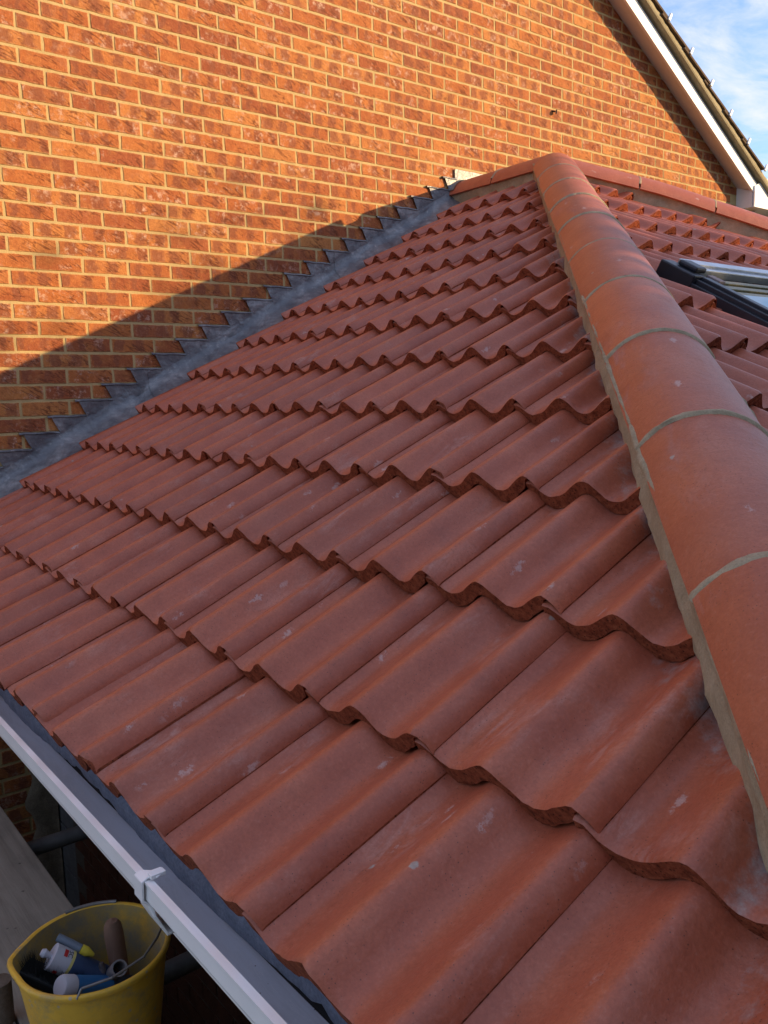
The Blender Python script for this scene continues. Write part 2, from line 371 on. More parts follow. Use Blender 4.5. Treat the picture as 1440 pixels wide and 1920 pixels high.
def tile_geo(seed, nu=32):
    rnd = random.Random(seed)
    us = [-.026, -.012] + [-.002 + i * (.309 / nu) for i in range(nu + 1)]
    nu = len(us) - 1
    vsec = [0, .005, .012, .06, .12, .18, .24, .30, LEN]
    drop = (THK + .002) / GAUGE
    vs, fs, mi = [], [], []
    jag = [0]
    for i in range(nu + 1): jag.append(max(-.004, min(.004, jag[-1] * .6 + rnd.uniform(-.0012, .0012))))
    jag = jag[1:]
    n = nu + 1
    bow = rnd.uniform(-.0015, .0015)
    chip = [0.0] * n
    lipw = [rnd.uniform(-.0016, .0008) for _ in vsec]
    for _ in range(rnd.choice((0, 1, 1, 2))):            # chipped spots on the cut edge, mostly by the side lap
        c0_ = rnd.choice((n - 2, n - 3, 3, rnd.randrange(n))); d_ = rnd.uniform(.002, .006)
        for q in range(-1, 2):
            if 0 <= c0_ + q < n: chip[c0_ + q] = max(chip[c0_ + q], d_ * (1 - .4 * abs(q)))
    for si, v in enumerate(vsec):
        for i, u in enumerate(us):
            vv = v + (jag[i] + chip[i] if si == 0 else jag[i] * .5 + chip[i] * (1.0 if si == 1 else .4) if si < 3 else 0)
            h = prof(u) - drop * v + bow * math.sin(math.pi * u / .3)
            if si == 0: h -= .0035 + abs(jag[i]) * .3 + chip[i] * .8
            if si == 1: h -= .0008 + chip[i] * .2
            if i >= n - 2 and si > 0: u = u + lipw[si]
            vs.append((u, vv, h))
    top = len(vs)
    for si, v in enumerate((0, LEN)):
        for i, u in enumerate(us):
            t = THK * (.95 if v == 0 else .8)
            if u > .268: t = t + (.0045 - t) * min(1, (u - .268) / .014)
            vs.append((u, v + (jag[i] * .7 + .001 if si == 0 else 0), prof(u) - drop * v - t + (rnd.uniform(-.0012, .0012) if si == 0 else 0)))
    m = len(vsec)
    for s_ in range(m - 1):
        for i in range(nu):
            a = s_ * n + i; fs.append((a, a + 1, a + n + 1, a + n)); mi.append(0)
    b0 = top; b1 = top + n
    for i in range(nu):
        fs.append((i, b0 + i, b0 + i + 1, i + 1)); mi.append(1)
        a = (m - 1) * n + i; fs.append((a, a + 1, b1 + i + 1, b1 + i)); mi.append(1)
        fs.append((b0 + i, b1 + i, b1 + i + 1, b0 + i + 1)); mi.append(1)
    for e in (0, nu):
        ring = [s_ * n + e for s_ in range(m)] + [b1 + e, b0 + e]
        fs.append(tuple(ring if e == 0 else ring[::-1])); mi.append(1)
    return vs, fs, mi
def tile_mesh(seed, nu=32):
    vs, fs, mi = tile_geo(seed, nu)
    me = mesh('roof_tile', vs, fs, smooth=True, mats=[M_tile, M_butt], idx=mi)
    try: me.set_sharp_from_angle(angle=R(38))
    except Exception: pass
    return me
TILES = [tile_mesh(i) for i in range(8)]
def frame(O, U, V, N):
    m = Matrix.Identity(4)
    for i in range(3): m[i][0] = U[i]; m[i][1] = V[i]; m[i][2] = N[i]; m[i][3] = O[i]
    return m
def cut_mesh(me, mat, planes):
    """keeps the side where (p - co).n < 0 for each plane, world space"""
    bm = bmesh.new(); bm.from_mesh(me); inv = mat.inverted()
    for co, no in planes:
        l = inv @ Vector(co); nn = (inv.to_3x3() @ Vector(no)).normalized()
        r = bmesh.ops.bisect_plane(bm, geom=bm.verts[:] + bm.edges[:] + bm.faces[:], plane_co=l, plane_no=nn, clear_outer=True)
        if not bm.verts: break
        ed = [e for e in r['geom_cut'] if isinstance(e, bmesh.types.BMEdge)]
        if ed:
            f = bmesh.ops.holes_fill(bm, edges=ed, sides=0)['faces']
            for q in f: q.material_index = 1
    if len(bm.faces) < 6: bm.free(); return None
    m2 = bpy.data.meshes.new('roof_tile'); bm.to_mesh(m2); bm.free()
    for x in me.materials: m2.materials.append(x)
    return m2

ext = empty('house_extension', (X0, -2.0, -4.9), 'extension under a new hipped roof of red double roll tiles against the brick gable', 'building')
WIN = dict(x0=1.585, x1=2.40, y0=-3.37, y1=-2.30)   # roof window hole in the front slope (plan)
rt = random.Random(5)
def put_tile(O, U, V, N, planes, kick=0):
    du, dv = rt.uniform(-.0015, .0015), rt.uniform(-.003, .003)
    O = Vector(O) + U * du + V * dv + N * rt.uniform(-.0008, .0012)
    m = frame(O, U, V, N) @ Matrix.Rotation(rt.uniform(-.004, .004), 4, 'Z') @ Matrix.Rotation(-kick, 4, 'X')
    me = rt.choice(TILES)
    pts = [m @ Vector(c) for c in ((-.004, 0, 0), (.308, 0, 0), (-.004, LEN, 0), (.308, LEN, 0))]
    cut = False
    for co, no in planes:
        ds = [(p - Vector(co)).dot(Vector(no)) for p in pts]
        if min(ds) > 0: return None
        if max(ds) > -.03: cut = True
    if cut:
        me = cut_mesh(me, m, planes)
        if me is None: return None
    return link('roof_tile', me, ext, m)
s2 = math.sqrt(.5)
HC = .035                                  # tiles stop this far (plan) short of the hip line
hipL = ((C0 / 2 - HC * s2, -C0 / 2 + HC * s2, 0), (s2, -s2, 0))
hipF = ((C0 / 2 + HC * s2, -C0 / 2 - HC * s2, 0), (-s2, s2, 0))
ridgeL = ((W - .05, 0, 0), (1, 0, 0))
wallL = ((0, -.128, 0), (0, 1, 0))
for k in range(12):
    x = X0 + DX * k; dv0 = 0
    for j in range(-3, 13):
        y = YS + COV * j + COV
        if y - .3 > -.128: continue
        put_tile((x, y + .008, zl(x)), UL, VL, NL, [hipL, ridgeL, wallL]) if k else \
            put_tile(Vector((x - .014, y - .004, zl(x) + .018)) + VL * dv0, UL, VL, NL, [hipL, wallL], .052)
# front slope: mirrored about the hip; seams on x = 2.43 + .3 n
def zf(y): return Z0 + TAN * (y + C0 - X0)
hip2 = ((W + HC * s2, W - C0 + HC * s2, 0), (s2, s2, 0))   # second hip: x + y = 2W - C0
M2 = .70; q2 = math.hypot(1, M2)
hip2 = ((W - HC * M2 / q2, W - C0 - HC / q2, 0), (M2 / q2, 1 / q2, 0))   # the second hip runs out at (1, -M2) in plan
ridgeF = ((0, W - C0 - .02, 0), (0, 1, 0))
for k in range(0, 12):
    y = X0 + DX * k - C0
    for n in range(-12, 12):
        x = 2.43 + .3 * n - .3
        if x > 5.3: continue
        if x + .31 < (y + C0) - .1 : continue
        pl = [hipF, hip2, ridgeF]
        a0, a1 = x, x + .3; v0, v1 = y, y + LEN * ct
        if a1 > WIN['x0'] + .01 and a0 < WIN['x1'] and v1 > WIN['y0'] and v0 < WIN['y1']:
            if v0 < WIN['y0'] - .01: pl = pl + [((0, WIN['y0'], 0), (0, 1, 0))]
            elif v0 > WIN['y1'] - .09: pl = pl + [((0, WIN['y1'], 0), (0, -1, 0))]
            elif a0 < WIN['x0'] - .02: pl = pl + [((WIN['x0'] + .03, 0, 0), (1, 0, 0))]
            elif a1 > WIN['x1'] + .02: pl = pl + [((WIN['x1'], 0, 0), (-1, 0, 0))]
            else: continue
        put_tile((x, y, zf(y)), UF, VF, NF, pl)

# underlay deck below the tiles (closed solid)
dk = MB(); D = .085
def dp(x, y): return (x, y, min(zl(x), zf(y), Z0 + TAN * ((2 * W - x) - X0)) - D)
pk = (W, W - C0); e0 = X0 + .05
cL = (e0, 0); c1 = (e0, e0 - C0); c2 = (2 * W - e0, e0 - C0); cR = (2 * W - e0, 0); rw = (W, 0)
tops = [dp(*q) for q in (cL, c1, c2, cR, rw, pk)]
bots = [(q[0], q[1], Z0 - .2) for q in (cL, c1, c2, cR)]
dk.add(tops + bots, [(0, 1, 5, 4), (1, 2, 5), (2, 3, 4, 5), (0, 6, 7, 1), (1, 7, 8, 2), (2, 8, 9, 3), (6, 9, 8, 7), (0, 4, 3, 9, 6)])
dk.obj('roof_deck', M_dark, ext)

# ------------------------------------------------------------------ hip and ridge tiles
Rr, Hh, PHI = .1394, -.0213, 1.067
def half_round(p0, axis, nrm, lat, length, taper=1.0, seed=0, n=22, phi=PHI, thick=.014, name='hip_tile'):
    """curved cover tile: starts at p0, runs along axis; outer radius Rr about axis + nrm*Hh"""
    rnd = random.Random(seed); vs, fs = [], []
    m = 5
    for s_ in range(m):
        f = s_ / (m - 1); L_ = length * f
        for rr in (Rr, Rr - thick):
            for i in range(n + 1):
                t = -phi + 2 * phi * i / n
                r_ = rr * (1 + (taper - 1) * f)
                edge = (.0015 * math.sin(i * 1.7 + seed) + rnd.uniform(-.0008, .0008)) if s_ in (0, m - 1) else 0
                if s_ in (0, m - 1) and rr == Rr: r_ -= .0015
                vs.append(Vector(p0) + axis * (L_ + edge) + nrm * (Hh + r_ * math.cos(t)) + lat * (r_ * math.sin(t)))
    w_ = n + 1
    for s_ in range(m - 1):
        a = s_ * 2 * w_; b = a + 2 * w_
        for i in range(n):
            fs.append((a + i, a + i + 1, b + i + 1, b + i)); fs.append((a + w_ + i, b + w_ + i, b + w_ + i + 1, a + w_ + i + 1))
        for i in (0, n): fs.append((a + i, b + i, b + w_ + i, a + w_ + i))
    for s_ in (0, m - 1):
        a = s_ * 2 * w_
        for i in range(n): fs.append((a + i, a + w_ + i, a + w_ + i + 1, a + i + 1))
    me = fixn(mesh(name, vs, fs, M_ridge, True))
    try: me.set_sharp_from_angle(angle=R(40))
    except Exception: pass
    return me
def localised(me, o, axes):
    """move mesh into a local frame so that object coordinates follow the tile"""
    m = frame(o, *axes); inv = m.inverted(); me.transform(inv); return m
ax1 = Vector((1, 1, TAN)).normalized(); lat1 = Vector((-s2, s2, 0)); n1 = lat1.cross(ax1); n1 = n1 if n1.z > 0 else -n1
def hipbase(x): return Vector((x, x - C0, zl(x)))
peak = hipbase(W)
# joints measured along the hip in s = (x + y + TAN z)/|..|
def x_of_s(s):       # x for a given s on the hip plan line
    # p=(x, x-C0, zl(x)); s = p . ax1
    a = Vector((1, 1, TAN)).dot(ax1); b = Vector((0, -C0, Z0 - TAN * X0)).dot(ax1)
    return (s - b) / a
sj = [-3.225 + .4695 * i for i in range(-3, 9)]
HIP1 = []
top_s = peak.dot(ax1) + .01
for i, s in enumerate(sj):
    e = s + .4695 - .011
    if s > top_s - .1: break
    if e > top_s: e = top_s
    if s + .4695 + .12 > top_s and e < top_s: e = min(e, top_s)
    x = x_of_s(s)
    dz = random.Random(i).uniform(-.0045, .0045)
    me = half_round(hipbase(x) + n1 * dz, ax1, n1, lat1, e - s, seed=i)
    m = localised(me, hipbase(x), (lat1 * -1, ax1, n1))
    HIP1.append(link('hip_tile', me, ext, m))
# second hip, from the peak down to the right
HIP2_DROP = .012; RIDGE_DROP = .046
peak2 = peak - Vector((0, 0, HIP2_DROP)); peakr = peak - Vector((0, 0, RIDGE_DROP))
ax2 = Vector((1, -M2, -TAN * M2)).normalized(); lat2 = Vector((-M2 / q2, -1 / q2, 0)); n2 = lat2.cross(ax2); n2 = n2 if n2.z > 0 else -n2
def sag2(me):
    for v_ in me.vertices:
        t_ = max(0, min(1, (v_.co - peak2).dot(ax2) / .7)); v_.co.z -= .036 * (1 - t_ * t_ * (3 - 2 * t_))
for i in range(10):
    L0 = .02 + i * .4695
    p = peak2 + ax2 * L0
    me = half_round(p, ax2, n2, lat2, .4695 - .011, seed=40 + i, phi=1.30)
    sag2(me)
    m = localised(me, p, (ax2.cross(n2), ax2, n2))
    link('hip_tile', me, ext, m)
# ridge from the wall to the peak
axr = Vector((0, -1, 0)); latr = Vector((-1, 0, 0)); nr = Vector((0, 0, 1))
rl = (C0 - W) / 2 - .01
for i in range(2):
    p = Vector((W, -.012 - i * (rl + .008), ZW - RIDGE_DROP))
    me = half_round(p, axr, nr, latr, rl, seed=60 + i, phi=1.30, name='ridge_tile')
    m = localised(me, p, (axr.cross(nr), axr, nr))
    link('ridge_tile', me, ext, m)
# bedding mortar: rough strips below each side of hips and ridge, and a fillet in each joint
def bed(name, p0, p1, nrm, lat, side, lo=-.06, l0=.102, l1=.119, top=.050, n=150, seed=0, ln=None):
    rnd = random.Random(seed); p0 = Vector(p0); p1 = Vector(p1); d = p1 - p0; vs, fs = [], []
    rows = [(lo, l0 - .002), (-.02, l0 + .002), (.0, l0 + .004), (.02, l0 + .009), (.036, (l0 + l1) / 2 + .004), (top, l1 - .002), (top + .004, l1 - .03)]
    wig = [0.0] * len(rows)
    for i in range(n + 1):
        for j, (h, l) in enumerate(rows):
            wig[j] = wig[j] * .86 + rnd.uniform(-.0030, .0030)
            vs.append(p0 + d * (i / n) + nrm * (h + wig[j] * .7) + lat * side * (l + wig[j] * (1.3 if j < 6 else 0)))
    k = len(rows)
    for i in range(n):
        for j in range(k - 1): a = i * k + j; fs.append((a, a + 1, a + k + 1, a + k))
    o = link(name, fixn(mesh(name, vs, fs, M_bed, True)), ext); return o
lowp = hipbase(x_of_s(sj[0]))
HIP1.append(bed('mortar_bedding', lowp, peak, n1, lat1, 1, seed=1, n=260))
HIP1.append(bed('mortar_bedding', lowp, peak, n1, lat1, -1, seed=2, n=200))
sag2(bed('mortar_bedding', peak2, peak2 + ax2 * 4.6, n2, lat2, 1, seed=3, n=240, l0=.105, l1=.113, top=.024).data)
bed('mortar_bedding', peak2, peak2 + ax2 * 4.6, n2, lat2, -1, seed=4, n=60)
bed('mortar_bedding', (W, -.01, ZW - RIDGE_DROP), peakr, nr, latr, 1, seed=5, n=70, lo=-.09, l0=.105, l1=.113, top=.024)
bed('mortar_bedding', (W, -.01, ZW - RIDGE_DROP), peakr, nr, latr, -1, seed=6, n=40, lo=-.06)
def joint(p, axis, nrm, lat, seed, wd=.015, proud=-.0005):
    rnd = random.Random(seed); n = 40; vs, fs = [], []; a_ = 0; b_ = 0
    for i in range(n + 1):
        t = -PHI * 1.0 + 2 * PHI * i / n
        a_ = a_ * .8 + rnd.uniform(-.0022, .0022); b_ = b_ * .8 + rnd.uniform(-.0022, .0022)
        for dd, rr in ((-wd / 2 - .003 + a_, -.004), (-wd / 2 + .001 + a_, proud), (0, proud + .0012), (wd / 2 - .001 + b_, proud), (wd / 2 + .003 + b_, -.004)):
            r_ = Rr + rr; vs.append(Vector(p) + axis * dd + nrm * (Hh + r_ * math.cos(t)) + lat * (r_ * math.sin(t)))
    for i in range(n):
        for j in range(4): a = i * 5 + j; fs.append((a, a + 1, a + 6, a + 5))
    return link('mortar_joint', fixn(mesh('mortar_joint', vs, fs, M_bed, True)), ext)
for i, s in enumerate(sj[1:]):
    if s > top_s - .1: break
    HIP1.append(joint(hipbase(x_of_s(s - .0055)), ax1, n1, lat1, i, .013 + random.Random(i).uniform(-.003, .005), .0008))
for i in range(1, 6): sag2(joint(peak2 + ax2 * (.02 + i * .4695 - .0055), ax2, n2, lat2, 20 + i, .011, -.001).data)
joint(Vector((W, -.012 - rl - .004, ZW - RIDGE_DROP)), axr, nr, latr, 31, .014, .001)

def sag(me, inv=None):
    for v_ in me.vertices:
        p = inv @ v_.co if inv else v_.co.copy()
        xh = (p.x + p.y + C0) / 2; t_ = max(0, min(1, (xh - 1.2) / .9)); p.z -= .021 * t_ * t_ * (3 - 2 * t_)
        v_.co = inv.inverted() @ p if inv else p
for o in HIP1: sag(o.data, o.matrix_basis if o.name.startswith('hip_tile') else None)

# ------------------------------------------------------------------ lead flashing
def flash(x0, x1, name='lead_flashing', lift=0.0, seed=0):
    rnd = random.Random(seed)
    # upper edge: saw-tooth let into the bed joints
    def tooth_top(x):       # z of the lead's upper edge at x
        b = math.ceil(24 + (.018 - x) / .134 - 1e-6)          # tooth whose run contains x
        for bb in (b, b + 1, b - 1):
            xt = .018 + (24 - bb) * .134
            if xt <= x < xt + .134 + .037:
                pass
        bb = 24 + (.018 - x) / .134
        b = math.ceil(bb)                     # level run of bed b starts at xt(b) <= x
        xt = .018 + (24 - b) * .134
        z = -.075 * b
        if x - xt < .037 and True:            # still on the slanting edge between b+1 and b? the run above has begun
            return z
        return z
    # build as polygons per tooth
    vs, fs = [], []
    rows = []
    xs = []
    b0 = int(math.floor(24 + (.018 - x0) / .134)); b1 = int(math.ceil(24 + (.018 - x1) / .134))
    N = max(2, int((x1 - x0) / .03))
    # lower dressed part: a swept cove
    secs = [(-.0085, .066), (-.0105, .045), (-.015, .026), (-.026, .010), (-.044, -.004), (-.066, -.020), (-.090, -.038), (-.115, -.052), (-.150, -.060)]
    for i in range(N + 1):
        x = x0 + (x1 - x0) * i / N
        wv = .006 * math.sin(x * 9.0 + seed) + .004 * math.sin(x * 23.0)
        for (yy, hh) in secs:
            k_ = 1 if yy < -.012 else 0
            vs.append((x + (.03 - .3 * abs(yy)) * 0, yy - lift - wv * .5 * k_, zl(x) + hh + wv * k_ + rnd.uniform(-.0012, .0012) * k_))
    k = len(secs)
    for i in range(N):
        for j in range(k - 1): a = i * k + j; fs.append((a, a + 1, a + k + 1, a + k))
    # upstand with teeth
    for b in range(b1 - 1, b0 + 2):
        xt = .018 + (24 - b) * .134; xb = xt + .037           # slant from (xb, z_{b+1}) up to (xt, z_b)
        z = -.075 * b; zn = -.075 * (b + 1)
        nx = xt + .134 + .037                                   # where next slant (of b-1) meets this level
        pts = [(xb, zn), (xt, z), (nx, z), (nx, zl(nx) + .035), (xb, zl(xb) + .035)]
        # clip to [x0, x1]
        def clip(P_, xc, keep):
            out = []
            for i in range(len(P_)):
                a, c = P_[i], P_[(i + 1) % len(P_)]
                ia = (a[0] >= xc) if keep else (a[0] <= xc); ic = (c[0] >= xc) if keep else (c[0] <= xc)
                if ia: out.append(a)
                if ia != ic:
                    f = (xc - a[0]) / (c[0] - a[0]); out.append((xc, a[1] + f * (c[1] - a[1])))
            return out
        pts = clip(clip(pts, x0, True), x1, False) if pts else []
        if len(pts) < 3: continue
        yb = -.0078 - lift - .0004 * (b % 3)
        n = len(vs); vs += [(x, yb, z_) for x, z_ in pts] + [(x, yb + .003, z_) for x, z_ in pts]
        m_ = len(pts); fs.append(tuple(range(n, n + m_))); fs.append(tuple(range(n + 2 * m_ - 1, n + m_ - 1, -1)))
        fs += [(n + i, n + (i + 1) % m_, n + m_ + (i + 1) % m_, n + m_ + i) for i in range(m_)]
        # folded top turned into the joint
        xa, xe = max(x0, xt - .016), min(x1, nx - .002)
        if xe - xa > .01:
            n = len(vs); nn = 8
            for i in range(nn + 1):
                x = xa + (xe - xa) * i / nn; sag = .0012 * math.sin(i * 1.3 + b)
                for yy, zz in ((yb - .0016, z - .0085), (yb - .0040, z - .0045), (yb - .0032, z + .0005), (yb + .002, z + .0030), (.012, z + .0035)):
                    vs.append((x, yy, zz + sag))
            for i in range(nn):
                for j in range(4): a = n + i * 5 + j; fs.append((a, a + 1, a + 6, a + 5))
    me = fixn(mesh(name, vs, fs, M_lead, True))
    try: me.set_sharp_from_angle(angle=R(35))
    except Exception: pass
    return link(name, me, ext)
flash(-.78, .545, seed=1, lift=.004); flash(.515, 1.72, seed=2, lift=.0062); flash(1.69, 2.67, seed=3, lift=.0084)
# lead saddle over the top of the ridge
sd = MB(); sd.add([(2.655, -.0165, -.315), (3.3, -.0165, -.315), (3.3, -.0165, -.62), (2.655, -.0165, -.62), (2.655, -.0125, -.315), (3.3, -.0125, -.315), (3.3, -.0125, -.62), (2.655, -.0125, -.62)],
                  [(0, 1, 2, 3), (7, 6, 5, 4), (0, 4, 5, 1), (1, 5, 6, 2), (2, 6, 7, 3), (3, 7, 4, 0)])
# dressed collar over the first ridge tile
n = 18; vs = []
for yy, rr in ((-.018, .010), (-.03, .006), (-.055, .004)):
    for i in range(n + 1):
        t = -1.25 + 2.35 * i / n; vs.append((W - (Rr + rr) * math.sin(t), yy, ZW - RIDGE_DROP + Hh + (Rr + rr) * math.cos(t)))
base = [(i + k * (n + 1), i + 1 + k * (n + 1), i + 1 + (k + 1) * (n + 1), i + (k + 1) * (n + 1)) for k in range(2) for i in range(n)]
sd.add(vs, base)
o = sd.obj('lead_saddle', M_lead, ext); 

# ------------------------------------------------------------------ gutter
def sweep(name, sec, y0, y1, mat, parent, n=1, closed=True, smooth=False):
    vs, fs = [], []
    for i in range(n + 1):
        y = y0 + (y1 - y0) * i / n
        vs += [(x, y, z) for x, z in sec]
    k = len(sec)
    for i in range(n):
        for j in range(k if closed else k - 1): a = i * k + j; b = i * k + (j + 1) % k; fs.append((a, b, b + k, a + k))
    if closed: fs += [tuple(range(k)), tuple(range(n * k + k - 1, n * k - 1, -1))]
    return link(name, fixn(mesh(name, vs, fs, mat, smooth)), parent)
GY0, GY1 = -4.45, -.02
zlip = -2.447
gut_sec = [(-.803, zlip), (-.8045, zlip - .026), (-.797, zlip - .029), (-.792, zlip - .046), (-.776, zlip - .0765), (-.690, zlip - .0765), (-.690, zlip + .004),
           (-.6935, zlip + .004), (-.6935, zlip - .073), (-.774, zlip - .073), (-.786, zlip - .050), (-.792, zlip - .024), (-.794, zlip - .003)]
g = sweep('gutter', gut_sec, GY0, GY1, M_upvc, ext)
g.data.materials.append(M_gut)
for p_ in g.data.polygons:
    c = p_.center
    if p_.normal.z > .3 and c.z < zlip - .02 or (p_.normal.x > .3 and c.x < -.76) or (p_.normal.x < -.3 and -.70 < c.x): p_.material_index = 1
sweep('gutter_rim', [(-.8055, zlip - .0005), (-.8055, zlip + .0035), (-.7935, zlip + .0035), (-.7935, zlip - .0005)], GY0, GY1, M_upvc, g)
# union clip that grips the gutter
cy0, cy1 = -3.035, -2.985
cs = MB()
ysl = [cy0, cy0 + .012, cy1 - .008, cy1]
outer = [(-.775, zlip + .012), (-.789, zlip + .010), (-.800, zlip + .0085), (-.8105, zlip + .004), (-.8115, zlip - .028), (-.803, zlip - .034), (-.799, zlip - .052), (-.783, zlip - .084), (-.73, zlip - .085)]
inner = [(-.774, zlip + .008), (-.789, zlip + .0065), (-.799, zlip + .0055), (-.8065, zlip + .002), (-.8075, zlip - .027), (-.799, zlip - .032), (-.795, zlip - .050), (-.781, zlip - .080), (-.73, zlip - .081)]
def clipw(i, t):       # the clip widens downward like a tongue
    return [.008, .012, .014, .015, .015, .017, .026, .034, .028][i] * (1 if t else -1)
vs = []; k = len(outer); yc = -3.01
for s_ in (0, 1):
    for sec in (outer, inner):
        for i, (x, z) in enumerate(sec): vs.append((x, yc + clipw(i, s_) + (-.012 if i < 2 else 0), z))
fs = []
for i in range(k - 1):
    fs += [(i, i + 1, 2 * k + i + 1, 2 * k + i), (k + i, 3 * k + i, 3 * k + i + 1, k + i + 1), (i, k + i, k + i + 1, i + 1), (2 * k + i, 2 * k + i + 1, 3 * k + i + 1, 3 * k + i)]
fs += [(0, 2 * k, 3 * k, k), (k - 1, 2 * k - 1, 4 * k - 1, 3 * k - 1)]
cs.add(vs, fs)
cs.box(-.798, -.774, yc - .022, yc - .008, zlip + .006, zlip + .013)
cs.obj('gutter_clip', M_upvc, g, bevel=.0012)
# felt hanging into the gutter, fascia, soffit
rnd = random.Random(3); vs = []; fs = []; NN = 160
for i in range(NN + 1):
    y = GY0 + (GY1 - GY0) * i / NN; a = .003 * math.sin(y * 7) + rnd.uniform(-.001, .001)
    for x, z in ((-.60, Z0 - .060 + .08), (-.668, Z0 - .045), (-.690, Z0 - .052), (-.712 + a, Z0 - .076 + a), (-.708 + a, Z0 - .1105 + 2 * a)): vs.append((x, y, z))
for i in range(NN):
    for j in range(4): a = i * 5 + j; fs.append((a, a + 1, a + 6, a + 5))
link('roofing_felt', fixn(mesh('roofing_felt', vs, fs, M_felt, True)), ext)
f = MB(); f.box(-.688, -.67, -4.42, -.02, -2.68, -2.445); f.obj('fascia', M_upvc, ext)
f = MB(); f.box(-.668, -.115, -4.42, -.02, -2.68, -2.67); f.obj('soffit', M_upvc, ext)
f = MB(); f.box(-.69, 5.9, -4.42, -4.40, -2.68, -2.47); f.obj('fascia', M_upvc, ext)

# ------------------------------------------------------------------ roof window
win = empty('roof_window', (WIN['x0'], WIN['y1'], zf(WIN['y1'])))
win.parent = ext; win.matrix_parent_inverse = Matrix.Translation(ext.location).inverted()
bpy.context.view_layer.update()
WO = Vector((WIN['x0'], WIN['y1'], zf(WIN['y1'])))
def wlink(name, mb, mat, bevel=.002, smooth=False):
    """geometry in window frame: u right, v DOWN the slope, n up"""
    vs = [WO + UF * u - VF * v + NF * h for u, v, h in mb.v]
    me = fixn(mesh(name, vs, mb.f, mat, smooth)); o = bpy.data.objects.new(name, me); col.objects.link(o)
    o.parent = win; o.matrix_parent_inverse = Matrix.Translation(win.location).inverted()
    if bevel: b = o.modifiers.new('bevel', 'BEVEL'); b.width = bevel; b.segments = 2
    return o
WW, WH = .78, 1.18
m = MB(); m.box(.0, .02, -.02, WH + .04, -.06, .006); m.box(.02, .045, .0, WH, -.06, .022); wlink('side_flashing', m, M_anth)
m = MB(); m.box(WW - .045, WW, 0, WH, -.06, .040); wlink('side_flashing', m, M_anth)
m = MB(); m.box(-.005, .07, -.05, .11, -.03, .036); wlink('corner_cover', m, M_anth, .006)
m = MB(); m.box(.030, .10, .0, .085, .036, .058); wlink('corner_block', m, M_anth, .008)
m = MB(); m.box(.0455, .085, .11, WH - .03, -.02, .034); wlink('side_cladding', m, M_anth, .003)
m = MB(); m.box(WW - .085, WW - .0455, .11, WH - .03, -.02, .052); wlink('side_cladding', m, M_anth, .003)
m = MB(); m.box(.072, WW - .01, -.03, .02, .010, .052); m.box(.072, WW - .01, .0205, .05, .010, .042); wlink('top_hood', m, M_alu, .004)
m = MB(); m.box(.101, WW - .05, .085, .115, -.02, .022); m.box(.101, WW - .05, .123, .155, -.02, .016); m.box(.101, WW - .05, .163, .195, -.02, .010); wlink('wooden_rail', m, M_pine, .003)
m = MB(); m.box(.086, .098, .14, WH - .05, -.01, .030); wlink('glazing_bead', m, M_alu, .002)
m = MB(); m.box(.10, .145, .09, .15, .023, .038); wlink('latch_pad', m, M_pad, .004)
m = MB(); m.box(.05, WW - .05, WH - .06, WH, -.02, .030); wlink('bottom_cladding', m, M_anth, .003)
gm = NM('window glass', (.10, .13, .15), .03, .9); gm.b.inputs['Metallic'].default_value = .35
M_glass = gm.done()
m = MB(); m.box(.099, WW - .087, .20, WH - .062, -.01, .012); wlink('glass_pane', m, M_glass, 0)

# ------------------------------------------------------------------ the brick house
house = empty('brick_house', (1, 0, -4.9), 'two storey house gable of orange red brick with white bargeboard along its sloping edge', 'building')
def rake(x):   # underside of the verge on the wall
    return 1.085 - .597 * (x - 4.219) if x > 1 else 1.085 - .597 * (1 - 4.219) - .597 * (1 - x)
XR, XL_ = 6.08, -4.08
apz = rake(1.0)
m = MB()
m.prism([(XL_, 0, -4.9), (XR, 0, -4.9), (XR, 0, rake(XR) + .06), (1.0, 0, apz + .06), (XL_, 0, rake(XL_) + .06)], (0, .0, 0), (0, .28, 0))
m.obj('mortar_wall', M_mortar, house)
# brick prototypes (face outwards along -y, centre of the face at the origin, only the face end is modelled)
def brick_mesh(seed, wd=.2140, ht=.0640):
    rnd = random.Random(seed); nx_, nz_ = 5, 2
    ring = [(-wd / 2 + wd * i / nx_, -ht / 2) for i in range(nx_)] + [(wd / 2, -ht / 2 + ht * i / nz_) for i in range(nz_)] + \
           [(wd / 2 - wd * i / nx_, ht / 2) for i in range(nx_)] + [(-wd / 2, ht / 2 - ht * i / nz_) for i in range(nz_)]
    ring = [(x + rnd.uniform(-.0024, .0020), z + rnd.uniform(-.0022, .0018)) for x, z in ring]
    n = len(ring); vs = []
    for y, s_ in ((.02, 0), (.0018, 0), (-.0006, .0028)):
        for x, z in ring:
            vs.append((x * (1 - s_ / (wd / 2)), y + (rnd.uniform(-.0005, .0005) if s_ else 0), z * (1 - s_ / (ht / 2))))
    fs = []
    for k in range(2): fs += [(k * n + i, k * n + (i + 1) % n, (k + 1) * n + (i + 1) % n, (k + 1) * n + i) for i in range(n)]
    c = len(vs); vs.append((0, -.0012, 0)); fs += [(2 * n + i, 2 * n + (i + 1) % n, c) for i in range(n)]
    return vs, fs
BG = [brick_mesh(i) for i in range(8)]; BM_ = [fixn(mesh('brick', v, f_, M_brick)) for v, f_ in BG]
def project(p):
    d = Vector(p) - CAM; z = d.dot(fwd)
    if z < .1: return None
    return 720 + 1585.78 * d.dot(right) / z, 960 + 1585.78 * d.dot(down) / z, z
rb_ = random.Random(11); cand = []; rest = MB()
